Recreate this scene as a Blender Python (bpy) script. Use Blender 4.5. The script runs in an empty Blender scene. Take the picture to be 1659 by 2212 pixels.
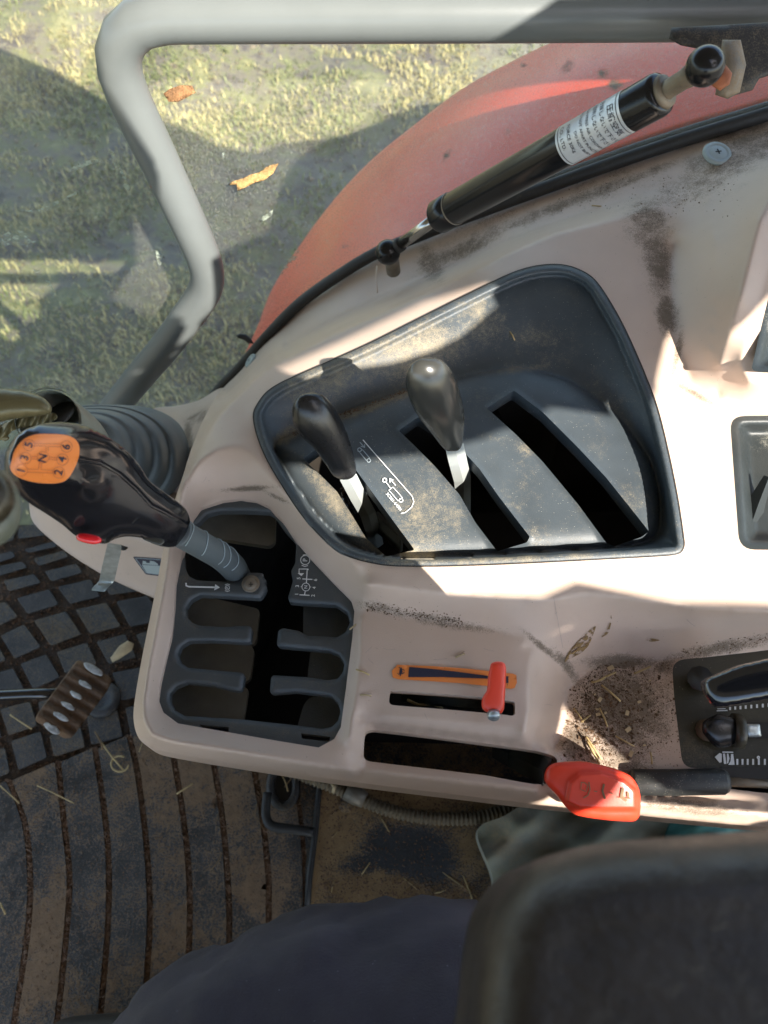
import bpy, bmesh, math, random
import numpy as np
from mathutils import Vector, Matrix
from mathutils.geometry import delaunay_2d_cdt
random.seed(7); rng = np.random.default_rng(7)
SC = bpy.context.scene
COL = SC.collection
# ------------------------------------------------------------------ camera
F = 1664.0; CU, CV = 829.5, 1106.0; H = 0.5; TILT = math.radians(28)
cd = bpy.data.cameras.new('camera'); cam = bpy.data.objects.new('camera', cd); COL.objects.link(cam)
cam.location = (0, 0, H); cam.rotation_euler = (TILT, 0, 0)
cd.sensor_fit = 'HORIZONTAL'; cd.sensor_width = 36; cd.lens = 36*F/1659
cd.clip_start = 0.01; cd.clip_end = 300
cd.dof.use_dof = True; cd.dof.focus_distance = 0.56; cd.dof.aperture_fstop = 12.5
SC.camera = cam
# ------------------------------------------------------------------ light
S = Vector((0.50, -0.55, 0.67)).normalized()
w = bpy.data.worlds.new('World'); SC.world = w; w.use_nodes = True
nt = w.node_tree; bg = nt.nodes['Background']
sky = nt.nodes.new('ShaderNodeTexSky'); sky.sky_type = 'NISHITA'; sky.sun_disc = False
sky.sun_elevation = math.asin(S.z); sky.sun_rotation = math.atan2(S.x, S.y)
nt.links.new(sky.outputs[0], bg.inputs[0]); bg.inputs[1].default_value = 0.15
sd = bpy.data.lights.new('sun', 'SUN'); sd.energy = 5.0; sd.angle = math.radians(0.35); sd.color = (1, .93, .83)
so = bpy.data.objects.new('sun', sd); COL.objects.link(so); so.rotation_euler = S.to_track_quat('Z', 'Y').to_euler()
so.location = (2, -2, 3)
SC.view_settings.view_transform = 'Standard'; SC.view_settings.look = 'None'; SC.view_settings.exposure = 1.62
SC.view_settings.gamma = 1; SC.view_settings.use_curve_mapping = False
SC.render.engine = 'CYCLES'; SC.cycles.use_denoising = True; SC.cycles.max_bounces = 8; SC.cycles.transparent_max_bounces = 12
SC.cycles.caustics_reflective = False; SC.cycles.caustics_refractive = False
ZG = -1.32; ZF = -0.45
# ------------------------------------------------------------------ mapping: measured sight lines onto real heights, planes and distances
CT, ST = math.cos(TILT), math.sin(TILT)
def R(u, v, d):
    u = np.asarray(u, float); v = np.asarray(v, float); d = np.asarray(d, float)
    s = (u-CU)/F; t = (CV-v)/F
    return np.stack(np.broadcast_arrays(s*d, d*(ST+CT*t), H-d*(CT-ST*t)), -1)
def P(u, v, z):
    t = (CV-np.asarray(v, float))/F
    return R(u, v, (H-np.asarray(z, float))/(CT-ST*t))
def Y(u, v, y):
    t = (CV-np.asarray(v, float))/F
    return R(u, v, np.asarray(y, float)/(ST+CT*t))
def zy(v, y): return float(Y(0, v, y)[2])
def crop(x0, y0, wsrc, pts, W=1659):
    k = wsrc/W
    return [(.864*(x0+a*k), .864*(y0+b*k)) for a, b in pts]
# ------------------------------------------------------------------ 2D helpers
def arr(p): return np.array(p, float)
def cr(pts, closed=True, step=5.0, smooth=True):
    p = arr(pts); n = len(p); out = []
    m = n if closed else n-1
    for i in range(m):
        p1, p2 = p[i], p[(i+1) % n]
        p0 = p[(i-1) % n] if (closed or i > 0) else p1
        p3 = p[(i+2) % n] if (closed or i+2 < n) else p2
        L = np.linalg.norm(p2-p1); k = max(1, int(round(L/step)))
        for j in range(k):
            t = j/k
            if smooth:
                # centripetal-ish tangents limited by segment length
                m1 = (p2-p0)/2; m2 = (p3-p1)/2
                for mm in (m1, m2):
                    l = np.linalg.norm(mm)
                    if l > L: mm *= L/l
                q = (2*t**3-3*t**2+1)*p1+(t**3-2*t**2+t)*m1+(-2*t**3+3*t**2)*p2+(t**3-t**2)*m2
            else: q = p1+(p2-p1)*t
            out.append(q)
    if not closed: out.append(p[-1])
    return np.array(out)
def rnd(pts, r=8, n=4):
    """polygon with rounded corners"""
    p = arr(pts); N = len(p); out = []
    for i in range(N):
        a, b, c = p[i-1], p[i], p[(i+1) % N]
        la, lc = np.linalg.norm(a-b), np.linalg.norm(c-b)
        rr = min(r, la*.45, lc*.45)
        s, e = b+(a-b)/la*rr, b+(c-b)/lc*rr
        for k in range(n+1):
            t = k/n; out.append((1-t)**2*s+2*t*(1-t)*b+t*t*e)
    return [tuple(q) for q in out]
def inside(pts, poly):
    x, y = pts[:, 0], pts[:, 1]; r = np.zeros(len(pts), bool)
    a = poly; b = np.roll(poly, -1, 0)
    for (x1, y1), (x2, y2) in zip(a, b):
        if y1 == y2: continue
        c = ((y1 > y) != (y2 > y)) & (x < (x2-x1)*(y-y1)/(y2-y1)+x1)
        r ^= c
    return r
def dist(pts, poly, closed=True):
    poly = arr(poly); a = poly if closed else poly[:-1]; b = np.roll(poly, -1, 0) if closed else poly[1:]
    out = np.full(len(pts), 1e9)
    ab = b-a; L2 = (ab**2).sum(1)+1e-9
    for i0 in range(0, len(pts), 4000):
        q = pts[i0:i0+4000]
        d = q[:, None]-a[None]
        t = np.clip((d*ab).sum(2)/L2, 0, 1)
        e = d-t[..., None]*ab
        out[i0:i0+4000] = np.sqrt((e**2).sum(2)).min(1)
    return out
def sst(a, b, x):
    t = np.clip((x-a)/(b-a), 0, 1); return t*t*(3-2*t)
class Field:
    """height field relaxed between lines of known height"""
    def __init__(s, box, cons, iters=260, soft=2):
        s.box = box; x0, y0, x1, y1 = box; prev = None
        for st in (64, 32, 16, 8, 4):
            nx, ny = int((x1-x0)/st)+2, int((y1-y0)/st)+2
            val = np.zeros((ny, nx)); cnt = np.zeros((ny, nx))
            for pts, zs in cons:
                p = arr(pts); z = np.full(len(p), float(zs)) if np.isscalar(zs) else arr(zs)
                q = cr(np.column_stack([p, z*1e4]) if False else np.column_stack([p, z]), False, st*.5, False) if len(p) > 1 else np.column_stack([p, z])
                ix = np.round((q[:, 0]-x0)/st).astype(int); iy = np.round((q[:, 1]-y0)/st).astype(int)
                ok = (ix >= 0) & (ix < nx) & (iy >= 0) & (iy < ny)
                np.add.at(val, (iy[ok], ix[ok]), q[ok, 2]); np.add.at(cnt, (iy[ok], ix[ok]), 1)
            m = cnt > 0; fix = np.where(m, val/np.maximum(cnt, 1), 0)
            if prev is None: g = np.full((ny, nx), fix[m].mean())
            else:
                yy = np.clip(np.arange(ny)*st/pst, 0, prev.shape[0]-1.001); xx = np.clip(np.arange(nx)*st/pst, 0, prev.shape[1]-1.001)
                iy, ix = yy.astype(int), xx.astype(int); fy, fx = (yy-iy)[:, None], (xx-ix)[None]
                g = prev[iy][:, ix]*(1-fy)*(1-fx)+prev[iy+1][:, ix]*fy*(1-fx)+prev[iy][:, ix+1]*(1-fy)*fx+prev[iy+1][:, ix+1]*fy*fx
            for _ in range(iters if st > 4 else 60):
                e = np.pad(g, 1, mode='edge')
                g = (e[:-2, 1:-1]+e[2:, 1:-1]+e[1:-1, :-2]+e[1:-1, 2:])/4
                g[m] = fix[m]
            prev, pst = g, st
        for _ in range(soft):
            e = np.pad(prev, 1, mode='edge')
            prev = (e[:-2, 1:-1]+e[2:, 1:-1]+e[1:-1, :-2]+e[1:-1, 2:]+4*prev)/8
        s.g = prev; s.st = pst
    def __call__(s, u, v):
        u = np.asarray(u, float); v = np.asarray(v, float)
        yy = np.clip((v-s.box[1])/s.st, 0, s.g.shape[0]-1.001); xx = np.clip((u-s.box[0])/s.st, 0, s.g.shape[1]-1.001)
        iy, ix = yy.astype(int), xx.astype(int); fy, fx = yy-iy, xx-ix; g = s.g
        return g[iy, ix]*(1-fy)*(1-fx)+g[iy+1, ix]*fy*(1-fx)+g[iy, ix+1]*(1-fy)*fx+g[iy+1, ix+1]*fy*fx
# ------------------------------------------------------------------ objects
def tag(o, label=None, cat=None, group=None, kind=None):
    if label: o['label'] = label
    if cat: o['category'] = cat
    if group: o['group'] = group
    if kind: o['kind'] = kind
    return o
def thing(name, loc, label, cat, group=None):
    o = bpy.data.objects.new(name, None); COL.objects.link(o); o.location = Vector([float(c) for c in loc]); o.empty_display_size = .02
    return tag(o, label, cat, group)
def wloc(o):
    l = Vector((0, 0, 0))
    while o is not None: l += o.location; o = o.parent
    return l
def mk(name, V, Fc, mat, parent=None, smooth=True, at=None):
    """mesh given in world coordinates"""
    V = np.asarray(V, float).reshape(-1, 3)
    base = wloc(parent) if parent else Vector(at) if at is not None else Vector((0, 0, 0))
    me = bpy.data.meshes.new(name); me.from_pydata((V-np.array(base)).tolist(), [], [list(map(int, f)) for f in Fc]); me.update()
    if smooth: me.polygons.foreach_set('use_smooth', [True]*len(me.polygons))
    me.materials.append(mat)
    o = bpy.data.objects.new(name, me); COL.objects.link(o)
    if parent: o.parent = parent
    elif at is not None: o.location = base
    return o
def attr(o, vals, name='dirt'):
    a = o.data.attributes.new(name, 'FLOAT', 'POINT'); n = len(o.data.vertices)
    a.data.foreach_set('value', np.resize(np.asarray(vals, np.float32), n) if len(np.atleast_1d(vals)) != n else np.asarray(vals, np.float32))
def recalc(o):
    bm = bmesh.new(); bm.from_mesh(o.data); bmesh.ops.recalc_face_normals(bm, faces=bm.faces); bm.to_mesh(o.data); bm.free()
def blobs(uv, bl):
    """stain map: list of (u, v, ru, rv, angle deg, strength)"""
    r = np.zeros(len(uv))
    for (a, b, ru, rv, an, s) in bl:
        c, sn = math.cos(math.radians(an)), math.sin(math.radians(an)); d = uv-np.array([a, b])
        x = (d[:, 0]*c+d[:, 1]*sn)/ru; y = (-d[:, 0]*sn+d[:, 1]*c)/rv
        r = np.maximum(r, s*np.exp(-(x*x+y*y)**1.2))
    return r
def tri(outline, holes, step, extra=None):
    loops = [np.asarray(outline)]+[np.asarray(h) for h in holes]
    lo, hi = loops[0].min(0), loops[0].max(0)
    xs = np.arange(lo[0], hi[0], step); ys = np.arange(lo[1], hi[1], step*.87)
    G = np.array([(x+(step/2 if j % 2 else 0), y) for j, y in enumerate(ys) for x in xs]).reshape(-1, 2)
    if len(G):
        k = inside(G, loops[0])
        for h in loops[1:]: k &= ~inside(G, h)
        G = G[k]
        for l in loops:
            if len(G): G = G[dist(G, l) > step*.55]
    if extra is not None and len(extra): G = np.vstack([G, extra])
    pts = list(map(Vector, G.tolist())); edges = []
    for l in loops:
        b = len(pts); pts += [Vector(q) for q in l.tolist()]
        edges += [(b+i, b+(i+1) % len(l)) for i in range(len(l))]
    v, e, f, ov, _, _ = delaunay_2d_cdt(pts, edges, [], 0, 1e-4)
    V = np.array([tuple(q) for q in v]); f = np.array([list(t) for t in f])
    c = V[f].mean(1); k = inside(c, loops[0])
    for h in loops[1:]: k &= ~inside(c, h)
    f = f[k]; used = np.unique(f); mp = -np.ones(len(V), int); mp[used] = np.arange(len(used))
    return V[used], mp[f]
def relief(name, outline, zf, mat, parent=None, holes=(), step=6.0, wall=None, hwall=None, dirt=None, M=P, at=None, extra=None):
    """surface sheet with real thickness at its edges"""
    UV, f = tri(outline, holes, step, extra)
    z = zf(UV[:, 0], UV[:, 1]) if callable(zf) else np.full(len(UV), float(zf))
    V = M(UV[:, 0], UV[:, 1], z); Fc = f.tolist(); V = V.tolist(); uvs = UV.tolist()
    # orient up
    a, b, c = (np.array(V[f[0][i]]) for i in range(3))
    tot = sum(np.cross(np.array(V[t[1]])-V[t[0]], np.array(V[t[2]])-V[t[0]])[2] for t in f[:50])
    if tot < 0: Fc = [t[::-1] for t in Fc]
    for li, (l, wd) in enumerate([(outline, wall)]+[(h, hwall) for h in holes]):
        if not wd: continue
        l = np.asarray(l); zz = zf(l[:, 0], l[:, 1]) if callable(zf) else np.full(len(l), float(zf))
        top = M(l[:, 0], l[:, 1], zz); bot = top-np.array([0, 0, wd]); b0 = len(V); n = len(l)
        V += top.tolist()+bot.tolist(); uvs += l.tolist()*2
        area = (l[:, 0]*np.roll(l[:, 1], -1)-np.roll(l[:, 0], -1)*l[:, 1]).sum()
        for i in range(n):
            j = (i+1) % n; q = [b0+i, b0+j, b0+n+j, b0+n+i]
            if (area > 0) == (li == 0): q = q[::-1]
            Fc.append(q)
    o = mk(name, V, Fc, mat, parent, at=at)
    if dirt is not None: attr(o, blobs(np.array(uvs), dirt) if isinstance(dirt, list) else dirt(np.array(uvs)))
    return o
def poisson(poly, n=56):
    lo, hi = poly.min(0), poly.max(0); st = max(hi-lo)/n
    nx, ny = int((hi[0]-lo[0])/st)+3, int((hi[1]-lo[1])/st)+3
    X, Yy = np.meshgrid(lo[0]+(np.arange(nx)-1)*st, lo[1]+(np.arange(ny)-1)*st)
    q = np.column_stack([X.ravel(), Yy.ravel()]); m = inside(q, poly).reshape(ny, nx)
    g = np.zeros((ny, nx))
    for _ in range(1600):
        e = (np.roll(g, 1, 0)+np.roll(g, -1, 0)+np.roll(g, 1, 1)+np.roll(g, -1, 1)+st*st)/4
        g = np.where(m, e, 0)
    def f(u, v):
        yy = np.clip((v-lo[1])/st+1, 0, ny-1.001); xx = np.clip((u-lo[0])/st+1, 0, nx-1.001)
        iy, ix = yy.astype(int), xx.astype(int); fy, fx = yy-iy, xx-ix
        return g[iy, ix]*(1-fy)*(1-fx)+g[iy+1, ix]*fy*(1-fx)+g[iy, ix+1]*(1-fy)*fx+g[iy+1, ix+1]*fy*fx
    return f
def inflate(name, outline, df, mat, parent=None, k=2.4, front=1., back=1., cap=None, step=5., mod=None, at=None, dirt=None, edge=2.0):
    """solid rounded body from its outline: df = distance of its middle, k = roundness, cap = greatest half thickness (px)"""
    poly = np.asarray(outline); ph = poisson(poly)
    area = (poly[:, 0]*np.roll(poly[:, 1], -1)-np.roll(poly[:, 0], -1)*poly[:, 1]).sum()
    tg = np.roll(poly, -1, 0)-np.roll(poly, 1, 0); nrm = np.column_stack([-tg[:, 1], tg[:, 0]])*(1 if area > 0 else -1)
    nrm /= np.linalg.norm(nrm, axis=1)[:, None]+1e-9
    ex = []
    for dd in (edge*.4, edge*1.3):
        q = poly+nrm*dd; ok = inside(q, poly); dq = dist(q, poly); ex.append(q[ok & (dq > dd*.85)])
    ex = np.vstack(ex)
    UV, f = tri(poly, [], step, ex)
    dd = dist(UV, poly); bd = dd < 1e-3
    h = np.sqrt(np.maximum(k*ph(UV[:, 0], UV[:, 1]), k*.25*np.minimum(dd, edge)*edge))
    h[bd] = 0
    if cap: h = cap*np.tanh((h/cap)**1.5)**(1/1.5)
    D = df(UV[:, 0], UV[:, 1]) if callable(df) else np.full(len(UV), float(df))
    hf = h*front*D/F; hb = h*back*D/F
    if mod is not None: hf = hf+np.where(bd, 0, mod(UV[:, 0], UV[:, 1]))
    V1 = R(UV[:, 0], UV[:, 1], D-hf); V2 = R(UV[:, 0], UV[:, 1], D+hb)
    idx = np.arange(len(UV))+len(UV); idx[bd] = np.where(bd)[0]
    Fc = f.tolist()+[[idx[t[2]], idx[t[1]], idx[t[0]]] for t in f]
    o = mk(name, np.vstack([V1, V2]), Fc, mat, parent, at=at)
    bm = bmesh.new(); bm.from_mesh(o.data)
    bmesh.ops.delete(bm, geom=[x for x in bm.verts if not x.link_faces], context='VERTS')
    uvl = None
    bmesh.ops.recalc_face_normals(bm, faces=bm.faces); bm.to_mesh(o.data); bm.free()
    if dirt is not None:
        a = np.array([p.co[:] for p in o.data.vertices]); attr(o, np.full(len(a), float(dirt)))
    return o
def tube(name, pts, rad, mat, parent=None, n=16, closed=False, caps=True, sub=1, at=None, flat=None, smooth=True):
    p = arr(pts); r = np.full(len(p), float(rad)) if np.isscalar(rad) else arr(rad)
    if sub > 1:
        q = []; rr = []
        for i in range(len(p)-1):
            p0 = p[i-1] if i > 0 else p[i]; p3 = p[i+2] if i+2 < len(p) else p[i+1]
            for j in range(sub):
                t = j/sub; m1, m2 = (p[i+1]-p0)/2, (p3-p[i])/2
                q.append((2*t**3-3*t**2+1)*p[i]+(t**3-2*t**2+t)*m1+(-2*t**3+3*t**2)*p[i+1]+(t**3-t**2)*m2); rr.append(r[i]+(r[i+1]-r[i])*t)
        q.append(p[-1]); rr.append(r[-1]); p, r = np.array(q), np.array(rr)
    V = []; N = len(p); up = None; Fc = []
    for i in range(N):
        if closed: t = p[(i+1) % N]-p[i-1]
        else: t = p[min(i+1, N-1)]-p[max(i-1, 0)]
        t = t/(np.linalg.norm(t)+1e-12)
        if up is None:
            up = np.cross(t, [0, 0, 1.]) if abs(t[2]) < .9 else np.cross(t, [1., 0, 0])
            if flat is not None: up = arr(flat[1])
        up = up-t*np.dot(up, t); up /= np.linalg.norm(up); s2 = np.cross(t, up)
        for k in range(n):
            a = 2*math.pi*k/n
            sx = flat[0] if flat is not None else 1
            V.append(p[i]+r[i]*(math.cos(a)*up+math.sin(a)*s2*sx))
    M_ = N if closed else N-1
    for i in range(M_):
        for k in range(n):
            a, b = i*n+k, i*n+(k+1) % n; c, d = ((i+1) % N)*n+(k+1) % n, ((i+1) % N)*n+k
            Fc.append([a, b, c, d])
    if caps and not closed: Fc += [list(range(n))[::-1], [(N-1)*n+k for k in range(n)]]
    o = mk(name, V, Fc, mat, parent, at=at, smooth=smooth)
    recalc(o); return o
def lathe(name, c, axis, prof, mat, parent=None, n=28, at=None, squash=None):
    """prof: list of (distance along axis, radius)"""
    ax = Vector([float(a) for a in axis]).normalized(); q = ax.to_track_quat('Z', 'Y'); V = []; Fc = []
    for (h, r) in prof:
        for k in range(n):
            a = 2*math.pi*k/n; x, y = r*math.cos(a), r*math.sin(a)
            if squash: x *= squash[0]; y *= squash[1]
            V.append(Vector([float(i) for i in c])+q @ Vector((x, y, h)))
    for i in range(len(prof)-1):
        for k in range(n): Fc.append([i*n+k, i*n+(k+1) % n, (i+1)*n+(k+1) % n, (i+1)*n+k])
    Fc += [list(range(n))[::-1], [(len(prof)-1)*n+k for k in range(n)]]
    o = mk(name, [v[:] for v in V], Fc, mat, parent, at=at); recalc(o); return o
def box(name, c, s, mat, parent=None, rot=0, bev=0.002, at=None):
    bm = bmesh.new(); bmesh.ops.create_cube(bm, size=1, matrix=Matrix.Rotation(rot, 4, 'Z') @ Matrix.Diagonal((*s, 1)))
    if bev: bmesh.ops.bevel(bm, geom=bm.edges[:], offset=bev, segments=2, affect='EDGES')
    V = [np.array(v.co)+arr(c) for v in bm.verts]; Fc = [[v.index for v in f.verts] for f in bm.faces]; bm.free()
    return mk(name, V, Fc, mat, parent, smooth=False, at=at)
def strokes(name, lines, zf, mat, parent, M=P, lift=.0006, at=None):
    """printed marks: each entry (pts, width, closed)"""
    V = []; Fc = []
    for pts, wd, cl in lines:
        p = cr(pts, cl, 6, False) if len(pts) > 1 else arr(pts); n = len(p)
        t = (np.roll(p, -1, 0)-np.roll(p, 1, 0)) if cl else np.gradient(p, axis=0)
        nn = np.column_stack([-t[:, 1], t[:, 0]]); nn /= np.linalg.norm(nn, axis=1)[:, None]+1e-9
        a, b = p+nn*wd/2, p-nn*wd/2; b0 = len(V)
        for q in (a, b):
            z = (zf(q[:, 0], q[:, 1]) if callable(zf) else np.full(n, float(zf)))+lift
            V += M(q[:, 0], q[:, 1], z).tolist()
        for i in range(n if cl else n-1):
            j = (i+1) % n; Fc.append([b0+i, b0+j, b0+n+j, b0+n+i])
    return mk(name, V, Fc, mat, parent, smooth=False, at=at)
def shapes(name, polys, zf, mat, parent, M=P, lift=.0006, at=None):
    V = []; Fc = []
    for p in polys:
        p = arr(p); z = (zf(p[:, 0], p[:, 1]) if callable(zf) else np.full(len(p), float(zf)))+lift
        b = len(V); V += M(p[:, 0], p[:, 1], z).tolist(); Fc.append(list(range(b, b+len(p))))
    return mk(name, V, Fc, mat, parent, smooth=False, at=at)
def glyph(txt, off=.012):
    cu = bpy.data.curves.new('t', 'FONT'); cu.body = txt; cu.align_x = 'CENTER'; cu.align_y = 'CENTER'; cu.size = 1; cu.resolution_u = 3; cu.offset = off
    o = bpy.data.objects.new('t', cu); COL.objects.link(o); bpy.context.view_layer.update()
    me = bpy.data.meshes.new_from_object(o.evaluated_get(bpy.context.evaluated_depsgraph_get()))
    V = np.array([v.co[:2] for v in me.vertices]).reshape(-1, 2); Fc = [list(p.vertices) for p in me.polygons]
    bpy.data.objects.remove(o); bpy.data.curves.remove(cu); bpy.data.meshes.remove(me); return V, Fc
def text(name, items, zf, mat, parent, M=P, lift=.0007):
    """items: (string, u, v, size px, reading direction in degrees, 0 = to the right, 90 = up the picture)"""
    V = []; Fc = []
    for s, u, v, sz, an in items:
        g, f = glyph(s)
        a = math.radians(an); x = g[:, 0]*sz; y = g[:, 1]*sz
        U = u+x*math.cos(a)-y*math.sin(a); W = v-(x*math.sin(a)+y*math.cos(a))
        z = (zf(U, W) if callable(zf) else np.full(len(U), float(zf)))+lift
        b = len(V); V += M(U, W, z).tolist(); Fc += [[b+i for i in t] for t in f]
    return mk(name, V, Fc, mat, parent, smooth=False)
# ------------------------------------------------------------------ materials
def mat(name, col, rough=.5, metal=0., dust=None, var=.12, vs=14, bump=.0, bs=400, spec=.5, coat=0., sheen=0., base=0., grain=900, amp=1.0, mott=45, speck=None, uneven=.15, sharp=2.6):
    m = bpy.data.materials.new(name); m.use_nodes = True; n = m.node_tree.nodes; l = m.node_tree.links
    b = n['Principled BSDF']; tc = n.new('ShaderNodeTexCoord')
    def noise(sc, det=4, ro=.55):
        t = n.new('ShaderNodeTexNoise'); t.inputs['Scale'].default_value = sc; t.inputs['Detail'].default_value = det; t.inputs['Roughness'].default_value = ro
        l.new(tc.outputs['Object'], t.inputs['Vector']); return t.outputs['Fac']
    def math_(op, a, c, cl=False):
        t = n.new('ShaderNodeMath'); t.operation = op; t.use_clamp = cl
        for i, x in enumerate((a, c)):
            if isinstance(x, (int, float)): t.inputs[i].default_value = x
            else: l.new(x, t.inputs[i])
        return t.outputs[0]
    def mix(f, a, c):
        t = n.new('ShaderNodeMix'); t.data_type = 'RGBA'
        if isinstance(f, (int, float)): t.inputs[0].default_value = f
        else: l.new(f, t.inputs[0])
        for i, x in ((6, a), (7, c)):
            if isinstance(x, tuple): t.inputs[i].default_value = (*x, 1)
            else: l.new(x, t.inputs[i])
        return t.outputs[2]
    hi = tuple(min(1, c*(1+var)) for c in col); lo = tuple(c*(1-var) for c in col)
    nz = noise(vs, 6); nz2 = math_('MULTIPLY_ADD', nz, 2.2, ); n_ = nz2.node; n_.inputs[2].default_value = -.6; n_.use_clamp = True
    c = mix(nz2, lo, hi); dm = None
    if dust:
        a = n.new('ShaderNodeAttribute'); a.attribute_name = 'dirt'
        tot = math_('ADD', a.outputs['Fac'], base)
        g1 = noise(grain, 3, .7); g2 = noise(mott, 6, .6); g3 = noise(mott*5, 4, .6)
        s = math_('ADD', math_('MULTIPLY', g1, .95), math_('ADD', math_('MULTIPLY', g2, .65), math_('MULTIPLY', g3, .4)))   # about 1.0 +- .25
        dm = math_('MULTIPLY', math_('SUBTRACT', math_('ADD', math_('MULTIPLY', tot, amp), s), 1.30), sharp, True)
        dm = math_('MULTIPLY', dm, math_('MULTIPLY', tot, 3, True))
        dc = mix(noise(mott*4, 5), tuple(x*.62 for x in dust), tuple(min(1, x*1.3) for x in dust))
        c = mix(dm, c, dc)
    if speck:
        v = n.new('ShaderNodeTexVoronoi'); v.inputs['Scale'].default_value = speck[1]; l.new(tc.outputs['Object'], v.inputs['Vector'])
        q = math_('LESS_THAN', v.outputs['Distance'], speck[2]); q = math_('MULTIPLY', q, math_('GREATER_THAN', noise(speck[1]*.4, 2), speck[3]))
        c = mix(q, c, speck[0])
    l.new(c, b.inputs['Base Color'])
    rr = math_('ADD', math_('MULTIPLY', math_('SUBTRACT', noise(vs*3, 5), .5), uneven*2), rough, True)
    if dm is not None:
        t = math_('ADD', rr, math_('MULTIPLY', dm, .5), True); rr = t
    l.new(rr, b.inputs['Roughness'])
    b.inputs['Metallic'].default_value = metal; b.inputs['Specular IOR Level'].default_value = spec
    if coat: b.inputs['Coat Weight'].default_value = coat; b.inputs['Coat Roughness'].default_value = .06
    if sheen: b.inputs['Sheen Weight'].default_value = sheen
    if bump:
        bp = n.new('ShaderNodeBump'); bp.inputs['Strength'].default_value = bump; bp.inputs['Distance'].default_value = .001
        hh = noise(bs, 5, .65)
        if dm is not None: hh = math_('ADD', hh, math_('MULTIPLY', dm, .8))
        l.new(hh, bp.inputs['Height']); l.new(bp.outputs[0], b.inputs['Normal'])
    return m
M_ = {}
M_['beige'] = mat('beige_plastic', (.56, .43, .345), .40, dust=(.20, .155, .115), var=.07, vs=14, bump=.22, bs=1300, base=.09, grain=1300, amp=1.25, sharp=3.4, mott=70, speck=((.07, .05, .035), 420, .09, .60), uneven=.08)
M_['panel'] = mat('dark_blue_grey_plastic', (.055, .068, .078), .42, dust=(.33, .275, .18), var=.25, vs=18, bump=.25, bs=1200, base=.16, grain=1500, amp=1., mott=60, speck=((.42, .40, .34), 520, .10, .54), sharp=2.2)
M_['gate'] = mat('gate_plate_plastic', (.062, .072, .078), .42, dust=(.17, .14, .10), var=.2, vs=22, bump=.3, bs=900, base=.22, grain=1300, amp=1., speck=((.2, .19, .16), 600, .09, .58))
M_['tray'] = mat('black_tray_plastic', (.020, .025, .026), .45, var=.3, dust=(.25, .24, .2), base=.1, bump=.2, bs=900)
M_['black'] = mat('black_inner_plastic', (.020, .016, .012), .6, var=.3, dust=(.09, .07, .045), base=.02)
M_['flap'] = mat('brown_black_flap', (.115, .108, .09), .42, dust=(.11, .085, .05), var=.3, vs=40, base=.22, bump=.2, bs=500)
M_['gloss'] = mat('glossy_black_plastic', (.010, .010, .012), .16, var=.2, spec=.6, coat=.5, uneven=.06, bump=.03, bs=300, dust=(.2, .18, .14), base=.02, grain=1800)
M_['knob'] = mat('worn_black_knob', (.014, .014, .015), .26, var=.3, dust=(.24, .22, .17), base=.07, bump=.08, bs=600, uneven=.1)
M_['knob_worn'] = mat('polished_grey_knob', (.055, .056, .052), .20, metal=.3, var=.25, dust=(.3, .27, .2), base=.07, uneven=.08)
M_['grey_plate'] = mat('zinc_plated_steel', (.42, .46, .46), .38, metal=.75, var=.3, vs=160, bump=.1, bs=700)
M_['lever_bar'] = mat('painted_light_steel', (.40, .43, .42), .4, metal=.3, var=.12)
M_['red'] = mat('red_plastic', (.72, .052, .022), .36, var=.12, dust=(.35, .2, .12), base=.03, bump=.06, bs=500)
M_['redbtn'] = mat('bright_red_button', (.75, .01, .02), .2, var=.05, coat=.5)
M_['orange'] = mat('orange_sticker', (.86, .26, .06), .3, var=.05, dust=(.25, .12, .06), base=.05)
M_['ink'] = mat('dark_blue_print', (.02, .022, .045), .4, var=.1)
M_['inkthin'] = mat('thin_brown_print', (.40, .12, .06), .4, var=.1)
M_['white'] = mat('white_print', (.72, .74, .74), .5, var=.12)
M_['whitedim'] = mat('faded_white_print', (.34, .40, .43), .5, var=.2)
M_['fender'] = mat('faded_red_paint', (.80, .080, .024), .40, var=.10, vs=6, dust=(.13, .09, .07), base=.0, bump=.05, bs=200, speck=((.16, .06, .045), 70, .05, .66))
M_['rubber'] = mat('black_rubber_seal', (.022, .021, .02), .55, var=.3, dust=(.16, .13, .09), base=.2, bump=.2, bs=600)
M_['pipe'] = mat('grey_painted_pipe', (.135, .150, .150), .34, var=.10, vs=10, dust=(.42, .32, .24), base=.02, speck=((.30, .12, .07), 45, .07, .62), uneven=.05, bump=.04, bs=300)
M_['strut'] = mat('gas_strut_black', (.009, .009, .010), .20, var=.2, spec=.35, uneven=.04, dust=(.2, .17, .12), base=.02)
M_['chrome'] = mat('piston_rod_steel', (.42, .40, .37), .18, metal=1., var=.2)
M_['dusty_steel'] = mat('dusty_brown_steel', (.20, .17, .13), .5, metal=.4, var=.3, vs=60, dust=(.30, .22, .14), base=.3, bump=.2)
M_['rust'] = mat('rusty_bolt', (.28, .09, .035), .7, var=.45, vs=90, bump=.4, bs=300)
M_['label'] = mat('silver_label', (.60, .64, .68), .35, metal=.3, var=.05)
M_['cap'] = mat('grey_screw_cover', (.36, .42, .42), .4, var=.06, dust=(.2, .16, .11), base=.16)
M_['capdim'] = mat('scuffed_beige', (.36, .29, .25), .6, var=.2)
M_['spin'] = mat('dark_brown_spinner', (.05, .042, .026), .3, var=.4, vs=20, metal=.3)
M_['ringd'] = mat('grey_green_ring', (.12, .13, .10), .35, var=.2)
M_['boot'] = mat('blue_grey_rubber_boot', (.15, .18, .19), .5, var=.12, dust=(.26, .215, .15), base=.22, bump=.2, bs=700, grain=1400)
M_['column'] = mat('olive_grey_plastic', (.24, .25, .20), .35, var=.08, dust=(.2, .17, .1), base=.05)
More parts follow.
